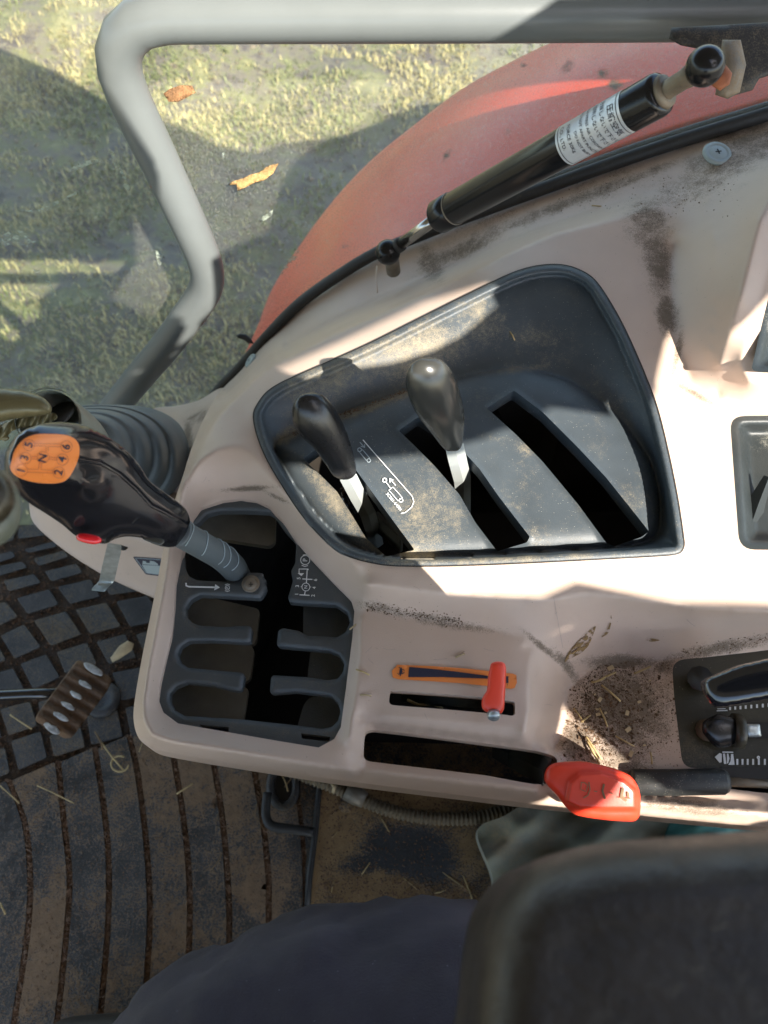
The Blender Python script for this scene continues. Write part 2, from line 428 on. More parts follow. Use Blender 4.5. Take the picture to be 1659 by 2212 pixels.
M_['gold'] = mat('dusty_olive_rim', (.16, .135, .065), .34, var=.2, vs=30, metal=.25, dust=(.33, .28, .17), base=.2, bump=.1)
M_['tape'] = mat('grey_shrink_sleeve', (.085, .10, .105), .45, var=.12, dust=(.3, .29, .25), base=.09)
M_['matbase'] = mat('soil_covered_rubber', (.075, .055, .04), .85, var=.4, vs=60, dust=(.20, .14, .09), base=.34, bump=1, bs=350, mott=25, sharp=4)
M_['tile'] = mat('dark_rubber_block', (.050, .047, .045), .50, var=.35, vs=28, dust=(.17, .125, .08), base=.30, bump=.8, bs=260, mott=34, grain=500, sharp=4, speck=((.2, .17, .12), 260, .07, .60))
M_['rib'] = mat('muddy_rubber_rib', (.044, .041, .038), .45, var=.35, vs=24, dust=(.24, .155, .088), base=.36, bump=.9, bs=220, mott=22, grain=420, sharp=5, speck=((.2, .16, .11), 240, .06, .62))
M_['soil'] = mat('packed_brown_soil', (.17, .10, .058), .95, var=.4, vs=140, bump=1., bs=300)
M_['plate'] = mat('muddy_floor_plate', (.05, .052, .053), .5, var=.3, vs=20, dust=(.34, .22, .105), base=.46, bump=.9, bs=260, mott=20, grain=420, sharp=4.5)
M_['chips'] = mat('pale_wood_chip', (.50, .38, .22), .8, var=.3, vs=60)
M_['straw'] = mat('dry_straw', (.48, .35, .16), .7, var=.35, vs=60)
M_['straw_dark'] = mat('brown_dry_stem', (.20, .125, .06), .8, var=.35, vs=60)
M_['crumb'] = mat('dark_soil_crumb', (.12, .072, .04), .95, var=.5, vs=100)
M_['hose'] = mat('dusty_corrugated_hose', (.14, .105, .062), .75, var=.25, vs=30, dust=(.27, .20, .12), base=.35, bump=.4, bs=400)
M_['cloth'] = mat('grey_green_rag', (.24, .24, .17), .95, var=.2, vs=14, dust=(.36, .27, .16), base=.25, bump=.3, bs=900, sheen=.3)
M_['teal'] = mat('teal_cloth', (.07, .20, .17), .95, var=.3, vs=20, dust=(.25, .22, .15), base=.15, bump=.3, bs=900)
M_['navy'] = mat('dark_navy_trouser_cloth', (.026, .023, .038), .9, var=.25, vs=30, bump=.7, bs=1100, sheen=.12, speck=((.20, .21, .28), 260, .07, .57))
M_['vinyl'] = mat('dark_brown_vinyl', (.026, .022, .0195), .36, var=.45, vs=40, bump=.6, bs=260, dust=(.085, .065, .045), base=.2)
M_['leather'] = mat('dark_shoe', (.03, .025, .02), .5)
M_['pedal'] = mat('rusty_brown_pedal', (.135, .070, .030), .72, var=.4, vs=35, dust=(.17, .13, .09), base=.25, bump=.7, bs=350)
M_['bare'] = mat('worn_white_steel', (.42, .41, .39), .55, var=.5, vs=160, metal=.1, bump=.6, bs=500)
M_['leaf'] = mat('dry_brown_leaf', (.36, .225, .09), .75, var=.7, vs=90, bump=.6, bs=400)
M_['leafred'] = mat('red_brown_leaf', (.22, .115, .05), .8, var=.7, vs=120, bump=.6, bs=400)
M_['roof'] = mat('sun_mask_lining', (.42, .40, .38), .7, var=.05)
M_['olive'] = mat('olive_black_plate', (.040, .036, .022), .38, var=.3, vs=20, dust=(.15, .12, .07), base=.2, bump=.2, speck=((.3, .26, .18), 420, .09, .60))
M_['grip'] = mat('foam_grip', (.022, .024, .024), .45, var=.2, dust=(.38, .34, .25), base=.18, bump=.3, bs=900, grain=1600, speck=((.5, .47, .38), 800, .12, .5))
M_['grassleaf'] = mat('green_grass', (.155, .165, .055), .6, var=.7, vs=55)
M_['grassdry'] = mat('pale_dry_grass', (.42, .35, .16), .8, var=.6, vs=55)
M_['pebble'] = mat('grey_pebbles', (.24, .225, .19), .85, var=.5, vs=30)
M_['mud'] = mat('dried_mud', (.15, .115, .08), .95, var=.6, vs=60, bump=.8, bs=300)
M_['greenbit'] = mat('fresh_green_sprout', (.32, .55, .06), .5, var=.2)
def glassmat():
    m = bpy.data.materials.new('dusty_window_glass'); m.use_nodes = True; n = m.node_tree.nodes; l = m.node_tree.links; n.clear()
    out = n.new('ShaderNodeOutputMaterial'); tr = n.new('ShaderNodeBsdfTransparent'); tr.inputs[0].default_value = (.94, .97, .95, 1)
    df = n.new('ShaderNodeBsdfDiffuse'); tl = n.new('ShaderNodeBsdfTranslucent'); gl = n.new('ShaderNodeBsdfGlossy'); gl.inputs['Roughness'].default_value = .02
    df.inputs[0].default_value = (.62, .60, .50, 1); tl.inputs[0].default_value = (.62, .60, .50, 1)
    md = n.new('ShaderNodeMixShader'); md.inputs[0].default_value = .5; l.new(df.outputs[0], md.inputs[1]); l.new(tl.outputs[0], md.inputs[2])
    tc = n.new('ShaderNodeTexCoord')
    def nz(s, d=4, r=.6):
        t = n.new('ShaderNodeTexNoise'); t.inputs['Scale'].default_value = s; t.inputs['Detail'].default_value = d; t.inputs['Roughness'].default_value = r; l.new(tc.outputs['Object'], t.inputs[0]); return t.outputs[0]
    def mr(x, a, b, c, d):
        t = n.new('ShaderNodeMapRange'); l.new(x, t.inputs[0]); [setattr(t.inputs[i+1], 'default_value', q) for i, q in enumerate((a, b, c, d))]; return t.outputs[0]
    def ad(a, b, op='ADD'):
        t = n.new('ShaderNodeMath'); t.operation = op; l.new(a, t.inputs[0]); l.new(b, t.inputs[1]); return t.outputs[0]
    f = ad(mr(nz(7), .3, .75, .03, .09), mr(nz(560, 2, .8),   .50, .72, 0, .24))
    f = ad(f, mr(nz(26, 8, .75), .66, .76, 0, .16))
    m1 = n.new('ShaderNodeMixShader'); l.new(f, m1.inputs[0]); l.new(tr.outputs[0], m1.inputs[1]); l.new(md.outputs[0], m1.inputs[2])
    fr = n.new('ShaderNodeFresnel'); fr.inputs[0].default_value = 1.3
    m2 = n.new('ShaderNodeMixShader'); m2.inputs[0].default_value = .035; l.new(m1.outputs[0], m2.inputs[1]); l.new(gl.outputs[0], m2.inputs[2])
    l.new(m2.outputs[0], out.inputs[0]); return m
M_['glass'] = glassmat()
def groundmat():
    m = mat('mossy_grass_ground', (.075, .08, .045), .95, var=.5, vs=3, dust=(.20, .185, .15), base=.0, bump=1., bs=60, grain=220, mott=5, amp=1.)
    n = m.node_tree.nodes; l = m.node_tree.links
    b = n['Principled BSDF']; src = b.inputs['Base Color'].links[0].from_socket
    tc = n.new('ShaderNodeTexCoord'); t = n.new('ShaderNodeTexNoise'); t.inputs['Scale'].default_value = 9; t.inputs['Detail'].default_value = 12; t.inputs['Roughness'].default_value = .72
    l.new(tc.outputs['Object'], t.inputs[0]); cr_ = n.new('ShaderNodeValToRGB'); l.new(t.outputs[0], cr_.inputs[0])
    e = cr_.color_ramp.elements; e[0].position = .40; e[0].color = (.082, .066, .060, 1); e[1].position = .68; e[1].color = (.30, .26, .13, 1)
    q = cr_.color_ramp.elements.new(.47); q.color = (.155, .13, .095, 1); q = cr_.color_ramp.elements.new(.55); q.color = (.15, .145, .065, 1)
    a = n.new('ShaderNodeAttribute'); a.attribute_name = 'dirt'
    mx = n.new('ShaderNodeMix'); mx.data_type = 'RGBA'; l.new(a.outputs['Fac'], mx.inputs[0])
    l.new(cr_.outputs[0], mx.inputs[6])
    vo = n.new('ShaderNodeTexVoronoi'); vo.inputs['Scale'].default_value = 60; l.new(tc.outputs['Object'], vo.inputs[0])
    c2 = n.new('ShaderNodeValToRGB'); l.new(vo.outputs['Color'], c2.inputs[0]); e = c2.color_ramp.elements; e[0].color = (.10, .092, .08, 1); e[1].color = (.24, .225, .19, 1)
    l.new(c2.outputs[0], mx.inputs[7]); l.new(mx.outputs[2], b.inputs['Base Color'])
    return m
# ================================================================== GROUND
def gravel_mask(x, y):
    return np.clip((x*1.0-(-.85)+ .25*np.sin(y*3)+.2*np.sin(x*5+y*4))*.9, 0, 1)*np.clip((2.75-y+.35*np.sin(x*4)+1.4*np.clip(x-.3, 0, 2))*1.6, 0, 1)
gx = np.linspace(-3.4, 3.4, 200); gy = np.linspace(-1.0, 5.0, 190)
GX, GY = np.meshgrid(gx, gy)
def wob(x, y): return .02*np.sin(x*7.3+1.3*np.sin(y*5.1))+.016*np.sin(y*9.7+x*3.1)+.008*np.sin(x*23+y*17)
GZ = ZG+wob(GX, GY)
V = np.column_stack([GX.ravel(), GY.ravel(), GZ.ravel()]); nx_, ny_ = len(gx), len(gy)
Fc = [[j*nx_+i, j*nx_+i+1, (j+1)*nx_+i+1, (j+1)*nx_+i] for j in range(ny_-1) for i in range(nx_-1)]
b = len(V); z0 = ZG
# outer ring to the horizon
ring = [(-120, -120), (120, -120), (120, 120), (-120, 120)]
V = np.vstack([V, [(a, c, ZG) for a, c in ring]])
c0, c1, c2, c3 = 0, nx_-1, nx_*ny_-1, nx_*(ny_-1)
Fc += [[b, b+1]+[i for i in range(nx_-1, -1, -1)], [b+1, b+2]+[j*nx_+nx_-1 for j in range(ny_-1, -1, -1)],
       [b+2, b+3]+[(ny_-1)*nx_+i for i in range(nx_)], [b+3, b]+[j*nx_ for j in range(ny_)]]

_r = np.random.default_rng(31); _x = _r.uniform(-2.4, 2.2, 5200); _y = _r.uniform(.8, 4.2, 5200)
LITTER = (np.column_stack([_x, _y, ZG+wob(_x, _y)]), _r.uniform(.003, .013, 5200))
g = mk('ground', V, Fc, groundmat()); tag(g, kind='structure'); attr(g, gravel_mask(V[:, 0], V[:, 1]))
def blades(name, n, mt, seed, hmin, hmax, dens, wd=.006):
    r = np.random.default_rng(seed); x = r.uniform(-2.6, 2.2, n*4); y = r.uniform(.62, 4.2, n*4)
    k = (dens(x, y) > r.uniform(0, 1, n*4)); x, y = x[k][:n], y[k][:n]; n = len(x)
    h = r.uniform(hmin, hmax, n); a = r.uniform(0, 6.283, n); le = r.uniform(.3, 1.3, n)*h; z = ZG+wob(x, y)
    px, py = np.cos(a+1.57)*wd, np.sin(a+1.57)*wd
    A = np.column_stack([x-px, y-py, z-.004]); B = np.column_stack([x+px, y+py, z-.004])
    m1 = np.column_stack([x+np.cos(a)*le*.45-px*.7, y+np.sin(a)*le*.45-py*.7, z+h*.7]); m2 = m1+np.column_stack([px*1.4, py*1.4, px*0])
    T = np.column_stack([x+np.cos(a)*le, y+np.sin(a)*le, z+h*.85])
    V = np.stack([A, B, m2, m1, T], 1).reshape(-1, 3)
    i = np.arange(n)*5
    Fc = np.column_stack([i, i+1, i+2, i+3]).tolist()+np.column_stack([i+3, i+2, i+4]).tolist()
    o = mk(name, V, Fc, mt, smooth=False); return tag(o, kind='stuff')
def patch(x, y, f, p): return .5+.5*np.sin(x*f+p+1.7*np.sin(y*f*.8+p*2))*np.sin(y*f*1.1-p+1.3*np.sin(x*f*.9))
gd = lambda x, y: (.55*np.clip(patch(x, y, 4.3, .4)*1.9+patch(x, y, 11, 2)*1.0-1.35, 0.012, 1))*(1-.9*gravel_mask(x, y))
tag(blades('short_grass', 52000, M_['grassleaf'], 3, .008, .030, gd, .0032), 'short green grass and moss growing in patches outside the cab', 'grass')
gd2 = lambda x, y: np.clip(patch(x, y, 3.1, 1.9)*1.9+patch(x, y, 13, .2)*1.0-1.3, 0.02, 1)*(1-.8*gravel_mask(x, y))
tag(blades('dry_grass', 46000, M_['grassdry'], 5, .008, .03, gd2, .0026), 'pale yellow dry grass blades mixed into the green outside', 'grass')
def crumbs(name, P0, sizes, mt, seed, up=.3, parent=None):
    r = np.random.default_rng(seed); V = []; Fc = []
    for i, (p, s) in enumerate(zip(P0, sizes)):
        q = r.normal(size=(6, 3))*.25; base = np.array([(1, 0, 0), (-1, 0, 0), (0, 1, 0), (0, -1, 0), (0, 0, .8), (0, 0, -.8)])+q
        th = r.uniform(0, 6.28); c, sn = math.cos(th), math.sin(th); base = base*np.array([1, r.uniform(.45, 1), r.uniform(.35, .8)])
        base = np.column_stack([base[:, 0]*c-base[:, 1]*sn, base[:, 0]*sn+base[:, 1]*c, base[:, 2]])
        b = len(V); V += (np.asarray(p)+base*s+np.array([0, 0, s*up])).tolist()
        Fc += [[b+i for i in t] for t in ((0, 2, 4), (2, 1, 4), (1, 3, 4), (3, 0, 4), (2, 0, 5), (1, 2, 5), (3, 1, 5), (0, 3, 5))]
    o = mk(name, V, Fc, mt, parent, smooth=False); o['kind'] = 'stuff'; return o
n = 14000; x = rng.uniform(-1.6, 2.3, n*3); y = rng.uniform(.8, 3.8, n*3); k = gravel_mask(x, y) > rng.uniform(.05, 1, n*3); x, y = x[k][:n], y[k][:n]
tag(crumbs('gravel', np.column_stack([x, y, ZG+wob(x, y)]), rng.uniform(.002, .008, len(x)), M_['pebble'], 4), 'loose grey gravel beyond the red fender', 'gravel')
tag(crumbs('ground_litter', LITTER[0], LITTER[1], M_['mud'], 32), 'small clods, stones and dead bits scattered over the bare ground outside', 'litter')
# ================================================================== ADDED ROOF (unseen above, openings and edge shaped to place sun and shade)
ZR = .74
def up(p):
    p = np.asarray(p, float).reshape(-1, 3); k = (ZR-p[:, 2])/S.z
    return np.column_stack([p[:, 0]+S.x*k, p[:, 1]+S.y*k])
def open_(pts, M, z): a = arr(pts); return up(M(a[:, 0], a[:, 1], z))
RH = [  # invented openings, each traced back along the sun from a wanted lit patch
 open_([(1400, 800), (1500, 845), (1680, 590), (2050, 470), (2050, 1352), (1659, 1326), (1470, 1322), (1250, 1276), (1180, 1310), (930, 1302), (790, 1228), (655, 1100), (640, 1010), (760, 1000), (900, 985), (1040, 950), (1190, 880), (1330, 900)], P, .025),
 open_([(590, 800), (720, 742), (900, 655), (1030, 612), (1082, 680), (1019, 745), (960, 778), (879, 803), (758, 820), (669, 838), (636, 830)], P, .02),
 open_([(470, 842), (540, 814), (580, 832), (548, 850)], P, .02),
 open_([(1222, 1530), (1400, 1690), (1700, 1745), (1700, 1850), (1140, 1760), (1140, 1735), (1195, 1640)], P, -.040),
 open_([(486, 1846), (506, 1846), (566, 1786), (556, 1762), (520, 1800)], P, ZF+.006),
 open_([(1130, 1392), (1230, 1352), (1310, 1338), (1445, 1348), (1360, 1366), (1290, 1374), (1215, 1402)], P, .005),
 open_([(130, -260), (1900, -260), (1900, 40), (1130, 70), (860, 240), (680, 350), (645, 420), (622, 505), (432, 590), (440, 690), (400, 720), (250, 645), (318, 560), (312, 400), (200, 240)], Y, .60),
 open_([(1570, 830), (1600, 735), (1690, 590), (1990, 440), (1990, 900), (1570, 880)], P, .078),
 open_([(345, 770), (420, 735), (385, 690)], Y, .60),
]
_e = up(P([-500, -60, 120, 250, 350, 470, 560, 640, 760, 900, 1100, 1500], [70, 85, 150, 225, 268, 330, 335, 305, 292, 236, 215, 205], ZG))[:, :2]  # roof edge traced back from the wanted shadow line on the ground
ro = [(-2.3, -1.25)]+[(1.75, -1.25), (1.75, .70)]+[tuple(q) for q in _e[::-1]]+[(-2.3, _e[0][1])]
UVr, fr_ = tri(cr(ro, True, .1, False), [cr(h, True, .03, False) for h in RH], .12)
V = np.column_stack([UVr, np.full(len(UVr), ZR)]); n = len(V)
Vt = V+np.array([0, 0, .012])
roof = thing('sun_mask_roof', (.3, -.2, ZR), 'beige roof panel added unseen above the cab, openings cut to shape the sun patches', 'roof')
mk('sun_mask_panel', np.vstack([V, Vt]), fr_.tolist()+[[a+n for a in t[::-1]] for t in fr_], M_['roof'], roof, smooth=False)
# ================================================================== FLOOR + MAT
fl = box('floor', (.1, -.16, ZF-.03), (1.7, 1.3, .04), M_['matbase'], bev=0); tag(fl, kind='structure')
MAT = thing('rubber_floor_mat', P(150, 1700, ZF), 'black rubber mat with block and rib pattern, muddy, under the pedal', 'floor mat')
relief('mat_base', cr([(-120, 1165), (40, 1135), (120, 1160), (420, 1300), (700, 1600), (705, 1700), (662, 1960), (640, 2400), (-150, 2400)], True, 40, False), ZF, M_['matbase'], MAT, step=40, wall=.008)
zt = ZF+.006
A = lambda pts: crop(0, 1240, 420, pts); B = lambda pts: crop(0, 1600, 420, pts)
tiles = [A(t) for t in [
 [(240, 520), (540, 445), (570, 500), (270, 570)], [(-60, 590), (130, 545), (165, 600), (-60, 675)], [(330, 620), (640, 540), (685, 600), (380, 695)],
 [(-60, 700), (230, 645), (275, 710), (-60, 805)], [(440, 740), (760, 665), (820, 760), (510, 845)], [(30, 840), (340, 770), (405, 850), (90, 945)],
 [(570, 900), (890, 820), (990, 990), (690, 1065)], [(165, 1010), (490, 915), (585, 1070), (280, 1170)], [(1000, 890), (1250, 800), (1400, 930), (1090, 980)],
 [(-160, 1090), (60, 1045), (180, 1190), (-60, 1310)], [(745, 1120), (1050, 1050), (1200, 1290), (900, 1370)], [(1150, 1040), (1460, 985), (1600, 1230), (1290, 1290)],
 [(335, 1230), (650, 1140), (805, 1370), (500, 1480)], [(0, 1380), (240, 1270), (410, 1490), (150, 1610)], [(950, 1440), (1240, 1365), (1350, 1590), (1080, 1660)],
 [(1340, 1370), (1640, 1300), (1760, 1520), (1450, 1590)], [(190, 310), (420, 270), (480, 380), (180, 430)], [(-60, 330), (150, 320), (140, 440), (-60, 470)], [(-260, 1440), (-60, 1400), (70, 1620), (-150, 1700)]]]
tiles += [B(t) for t in [
 [(560, 120), (860, 30), (960, 240), (650, 330)], [(205, 240), (460, 140), (600, 370), (330, 490)], [(-130, 350), (130, 280), (250, 500), (-30, 570)],
 [(1110, 320), (1400, 270), (1480, 540), (1200, 595)], [(0, 680), (300, 610), (370, 850), (90, 945)], [(380, 610), (640, 540), (720, 800), (440, 860)],
 [(850, 745), (1150, 685), (1220, 960), (910, 1040)], [(490, 950), (790, 860), (850, 1060), (540, 1150)], [(105, 1000), (400, 900), (470, 1170), (180, 1290)],
 [(1235, 670), (1480, 620), (1560, 880), (1300, 960)], [(-190, 1110), (50, 1060), (100, 1310), (-130, 1400)], [(-260, 720), (-50, 690), (20, 960), (-200, 1010)], [(820, 430), (1080, 390), (1115, 600), (880, 640)]]]
for t in tiles:
    t = arr(t)+rng.normal(0, .7, (4, 2)); c = P(*t.mean(0), zt); hh = .0055+rng.uniform(-.001, .0015)
    ol = arr(rnd(t, 5.5, 3)); cen = t.mean(0)
    up_ = P(ol[:, 0], ol[:, 1], ZF+hh-.0012); sm = cen+(ol-cen)*.955; tp = P(sm[:, 0], sm[:, 1], ZF+hh); lo = P(ol[:, 0]+0, ol[:, 1], ZF-.001)
    n = len(ol); V = np.vstack([lo, up_, tp]); Fc = [[i, (i+1) % n, n+(i+1) % n, n+i] for i in range(n)]+[[n+i, n+(i+1) % n, 2*n+(i+1) % n, 2*n+i] for i in range(n)]+[list(range(2*n, 3*n))]
    o = mk('tile', V, Fc, M_['tile'], MAT, smooth=False); recalc(o); attr(o, np.full(len(V), rng.uniform(-.05, .14)))
G_ = [[(-75, 1730), (-40, 1850), (-30, 2000), (-50, 2120), (-80, 2260)], [(15, 1686), (50, 1776), (62, 1901), (55, 2026), (20, 2250)], [(122, 1646), (135, 1776), (147, 1901), (137, 2051), (115, 2250)], [(202, 1616), (220, 1736), (231, 1851), (230, 2001), (208, 2250)],
      [(276, 1590), (295, 1676), (315, 1851), (320, 2001), (303, 2250)], [(360, 1570), (387, 1726), (402, 1851), (407, 1976), (396, 2250)], [(448, 1590), (475, 1751), (487, 1876), (492, 1981), (488, 2250)],
      [(535, 1600), (565, 1776), (577, 1901), (577, 1956), (580, 2250)], [(625, 1640), (645, 1746), (655, 1851), (657, 1926), (665, 2250)], [(690, 1640), (690, 1700), (672, 1850), (664, 1926), (668, 2250)]]
for i in range(len(G_)-1):
    a, b = cr(G_[i], False, 30), cr(G_[i+1], False, 30); gp = 10 if i < 8 else 7
    a = a+np.array([gp, 0]); b = b-np.array([gp*.35, 0])
    if i >= 8: a[:, 0] = np.minimum(a[:, 0], b[np.minimum(np.arange(len(a)), len(b)-1), 0]-3)
    ol = np.vstack([a, b[::-1]])
    ol = arr(rnd(ol, 5, 2)) if i < 5 else ol
    hh = .0065+rng.uniform(-.0008, .0008)
    def dz(uv, s=i): return blobs(uv, [(rng.uniform(0, 600), rng.uniform(1640, 2200), 90, 130, rng.uniform(0, 180), rng.uniform(.1, .3)) for _ in range(7)]) - .05
    relief('rib', cr(ol, True, 14, False), ZF+hh, M_['rib'], MAT, step=16, wall=hh, dirt=dz)
    # soil packed in the groove
soil = []; ssz = []
for gl in G_:
    c = cr(gl, False, 1.15); 
    for q in c:
        for _k in range(3): soil.append(P(q[0]+rng.normal(3, 3.4), q[1]+rng.normal(0, 1), ZF+.002+.0015*rng.uniform())); ssz.append(rng.uniform(.0006, .0028) if rng.uniform() < .93 else rng.uniform(.003, .0045))
for _ in range(5200):
    q = (rng.uniform(-10, 360), rng.uniform(1160, 1660)); soil.append(P(q[0], q[1], ZF+.0005)); ssz.append(rng.uniform(.0006, .0022))
for _ in range(3800):
    q = (rng.uniform(-10, 660), rng.uniform(1600, 2220)); soil.append(P(q[0], q[1], ZF+.0068)); ssz.append(rng.uniform(.0003, .0011))
crumbs('packed_soil', soil, ssz, M_['soil'], 9, parent=MAT)
# bare floor plate right of mat
PL = thing('floor_plate', P(850, 1850, ZF), 'dark flat floor plate caked with ochre mud below the console', 'floor plate')
pd_ = [(720, 1840, 70, 90, 10, .25), (800, 1920, 120, 40, 0, .3), (1000, 1850, 60, 60, 0, .15), (880, 1800, 130, 60, 15, -.3), (760, 1720, 200, 30, 5, .35)]
relief('plate', cr([(696, 1600), (1500, 1620), (1500, 2400), (668, 2400), (664, 1950), (680, 1800)], True, 20, False), ZF+.012, M_['plate'], PL, step=26, wall=.012,
       dirt=lambda uv: blobs(uv, [b_ for b_ in pd_ if b_[5] > 0])-blobs(uv, [(900, 1850, 110, 55, 15, .55), (760, 1865, 60, 25, 5, .3)]))
tube('plate_edge', P([694, 690, 681, 668, 664], [1640, 1700, 1800, 1900, 1960], ZF+.012), .0035, M_['rubber'], PL, n=8)
lathe('rivet', P(748, 1738, ZF+.012), (0, 0, 1), [(0, .009), (.001, .009), (.001, .006), (.002, .005), (.0022, .001)], M_['plate'], PL)
c_ = []; s_ = []
for _ in range(5200):
    u, v = rng.uniform(690, 1200), rng.uniform(1680, 1965)
    if rng.uniform() < (.9 if v < 1750 or v > 1900 else .35): c_.append(P(u, v, ZF+.013)); s_.append(rng.uniform(.0004, .0016))
tag(crumbs('soil_crumbs', c_, s_, M_['soil'], 12), 'brown soil crumbs scattered over the muddy floor plate', 'soil')
# lifting handle rod
hd = thing('bent_rod', P(580, 1780, ZF+.02), 'bent dark steel rod sticking out at the edge of the floor plate', 'rod')
tube('rod', [*P([578, 574, 578, 592, 630, 678], [1712, 1752, 1774, 1786, 1791, 1798], ZF+.024)], .0052, M_['rubber'], hd, sub=3)
dr = thing('drain_ring', P(612, 1720, ZF), 'oval rubber ring round a dark hole filled with straw', 'ring')
tube('ring', P(612+28*np.cos(np.linspace(0, 6.283, 25)[:-1]), 1698+44*np.sin(np.linspace(0, 6.283, 25)[:-1]), ZF+.010), .005, M_['tile'], dr, closed=True, n=8)
relief('hole', cr([(612+24*math.cos(a), 1698+40*math.sin(a)) for a in np.linspace(0, 6.283, 19)[:-1]], True, 8), ZF+.0085, M_['black'], dr, step=14)
# ================================================================== straw, chips
def straw(name, a, b, z, rr, mt, label, cat, group, bend=0.):
    pa, pb = np.asarray(a, float), np.asarray(b, float); mid = (pa+pb)/2+np.array([bend, bend*.6])
    pts = cr([pa, mid, pb], False, 6)
    o = tube(name, P(pts[:, 0], pts[:, 1], z+.001+.002*np.sin(np.linspace(0, 3.14, len(pts)))), rr, mt, n=5, at=P(*mid, z))
    return tag(o, label, cat, group)
SG = 'dry straw stalks on the floor'
SLs = iter(['short pale straw at the console corner above the ribs', 'long bent straw across the left ribs of the mat', 'straw at the left edge on the first ribs', 'fine bent hair-like stalk left of the rusty pedal', 'short straight stalk on the rib below the console corner',
 'stalk beside the bent rod on the last ribs', 'small stalk on a rib just above the navy trousers', 'yellowish stalk crossing near the bent rod bend', 'long stalk on the floor plate pointing to the armrest', 'brown stalk under the corrugated hose', 'short stalk on the left part of the floor plate', 'stalk at the far left edge on a muddy rib',
 'stalk on the middle of the floor plate', 'thin stalk running from tile to rib below the pedal', 'long stalk at the right of the floor plate near the rag', 'orange brown stalk hanging on the tile right of the pedal', 'stalk lying in the dark scuffed area of the plate', 'stalk low on the plate by the trouser edge', 'upright short stalk low left on the floor plate', 'upper stalk of the tangle in the drain ring', 'crossing stalk of the tangle in the drain ring', 'lower stalk of the tangle in the drain ring'])
for a, b, bd in [((300, 1625), (312, 1592), 0), ((80, 1697), (160, 1735), -6), ((0, 1697), (42, 1735), 0), ((22, 1544), (69, 1575), -5), ((382, 1715), (416, 1693), 0), ((540, 1745), (572, 1795), 0), ((455, 1880), (478, 1845), 2), ((550, 1763), (556, 1735), 0),
                 ((950, 1880), (1040, 1945), 4), ((818, 1755), (842, 1800), 0), ((715, 1812), (735, 1790), 0), ((0, 1950), (12, 1975), 0), ((870, 1895), (905, 1925), 3), ((218, 1602), (268, 1665), -4), ((1000, 1890), (1030, 1975), 3),
                 ((205, 1580), (222, 1620), 4), ((780, 1890), (800, 1862), 0), ((930, 1930), (965, 1918), 4), ((715, 1930), (722, 1900), 0), ((620, 1665), (640, 1690), 3), ((615, 1700), (650, 1672), -4), ((606, 1668), (622, 1710), 3)]:
    straw('straw', a, b, ZF+.010, rng.uniform(.0004, .0011), M_['straw'] if rng.uniform() < .5 else M_['straw_dark'], next(SLs), 'straw', SG, bd)
t_ = np.linspace(0.2, 5.2, 14)
tag(tube('curled_straw', P(259+19*np.cos(t_), 1650+17*np.sin(t_), ZF+.012), .0012, M_['straw'], n=6, at=P(259, 1650, ZF)), 'curled loop of dry stem on the mat ribs', 'stem')
def wood(name, poly, z, mt, label, cat, thick=.12):
    pl = arr(poly); d = float((H-z)/(CT-ST*(CV-pl[:, 1].mean())/F))
    o = inflate(name, cr(poly, True, 4, False), d, mt, k=1.0, front=thick*6, back=thick*4, step=4, at=P(*pl.mean(0), z)); return tag(o, label, cat)
wood('wood_chip', A([(1090, 1600), (1180, 1480), (1260, 1430), (1325, 1460), (1300, 1530), (1180, 1610), (1110, 1645)]), ZF+.012, M_['chips'], 'knobbly grey brown wood chip lying beside the console rim', 'wood chip')
# ================================================================== CONSOLE
seal_pts = [(1990, 150), (1850, 195), (1659, 255), (1479, 310), (1329, 360), (1149, 425), (1000, 480), (900, 520), (820, 552), (750, 592), (650, 662), (575, 737), (520, 800), (474, 848)]
YS = .62
PAN = [(547, 900), (552, 880), (575, 848), (610, 825), (700, 785), (800, 740), (900, 690), (1000, 640), (1100, 592), (1150, 576), (1200, 571), (1240, 578), (1280, 600), (1312, 642), (1350, 710), (1390, 800), (1420, 880), (1445, 980), (1465, 1080), (1477, 1160), (1478, 1180), (1468, 1195), (1440, 1200), (1300, 1208), (1100, 1218), (950, 1223), (850, 1222), (800, 1215), (750, 1200), (700, 1165), (650, 1110), (610, 1050), (575, 990), (555, 940)]
Bc = lambda pts: crop(380, 1200, 540, pts)
GATE = Bc([(370, 215), (540, 160), (680, 143), (800, 160), (900, 205), (1000, 310), (1110, 470), (1220, 600), (1390, 780), (1530, 920), (1555, 1000), (1540, 1200), (1490, 1600), (1450, 1900), (1400, 1990), (1280, 2055), (1000, 2010), (600, 1940), (200, 1870), (80, 1780), (45, 1690), (60, 1580), (100, 1400), (150, 1200), (170, 1000), (180, 800), (220, 600), (280, 400), (310, 300)])
BODY = [(1990, 150), (1850, 195), (1659, 255), (1479, 310), (1329, 360), (1149, 425), (1000, 480), (900, 520), (820, 552), (750, 592), (650, 662), (575, 737), (520, 800), (474, 848),
        (440, 905), (415, 965), (396, 1025), (377, 1085), (366, 1145), (352, 1190), (341, 1250), (325, 1330), (305, 1430), (290, 1520), (289, 1560), (300, 1595), (325, 1615), (370, 1626), (450, 1640), (600, 1664), (700, 1680), (850, 1700), (1000, 1718), (1140, 1735), (1300, 1752), (1450, 1768), (1659, 1787), (1990, 1815)]
SLOT_T = [(843, 1493), (850, 1492), (916, 1496), (1041, 1506), (1104, 1514), (1112, 1518), (1112, 1541), (1106, 1546), (1091, 1544), (958, 1532), (848, 1523), (841, 1517)]
SLOT_L = [(787, 1592), (791, 1581), (808, 1577), (936, 1592), (1152, 1621), (1193, 1632), (1203, 1641), (1201, 1655), (1175, 1694), (1041, 1674), (800, 1645), (788, 1639), (785, 1628)]
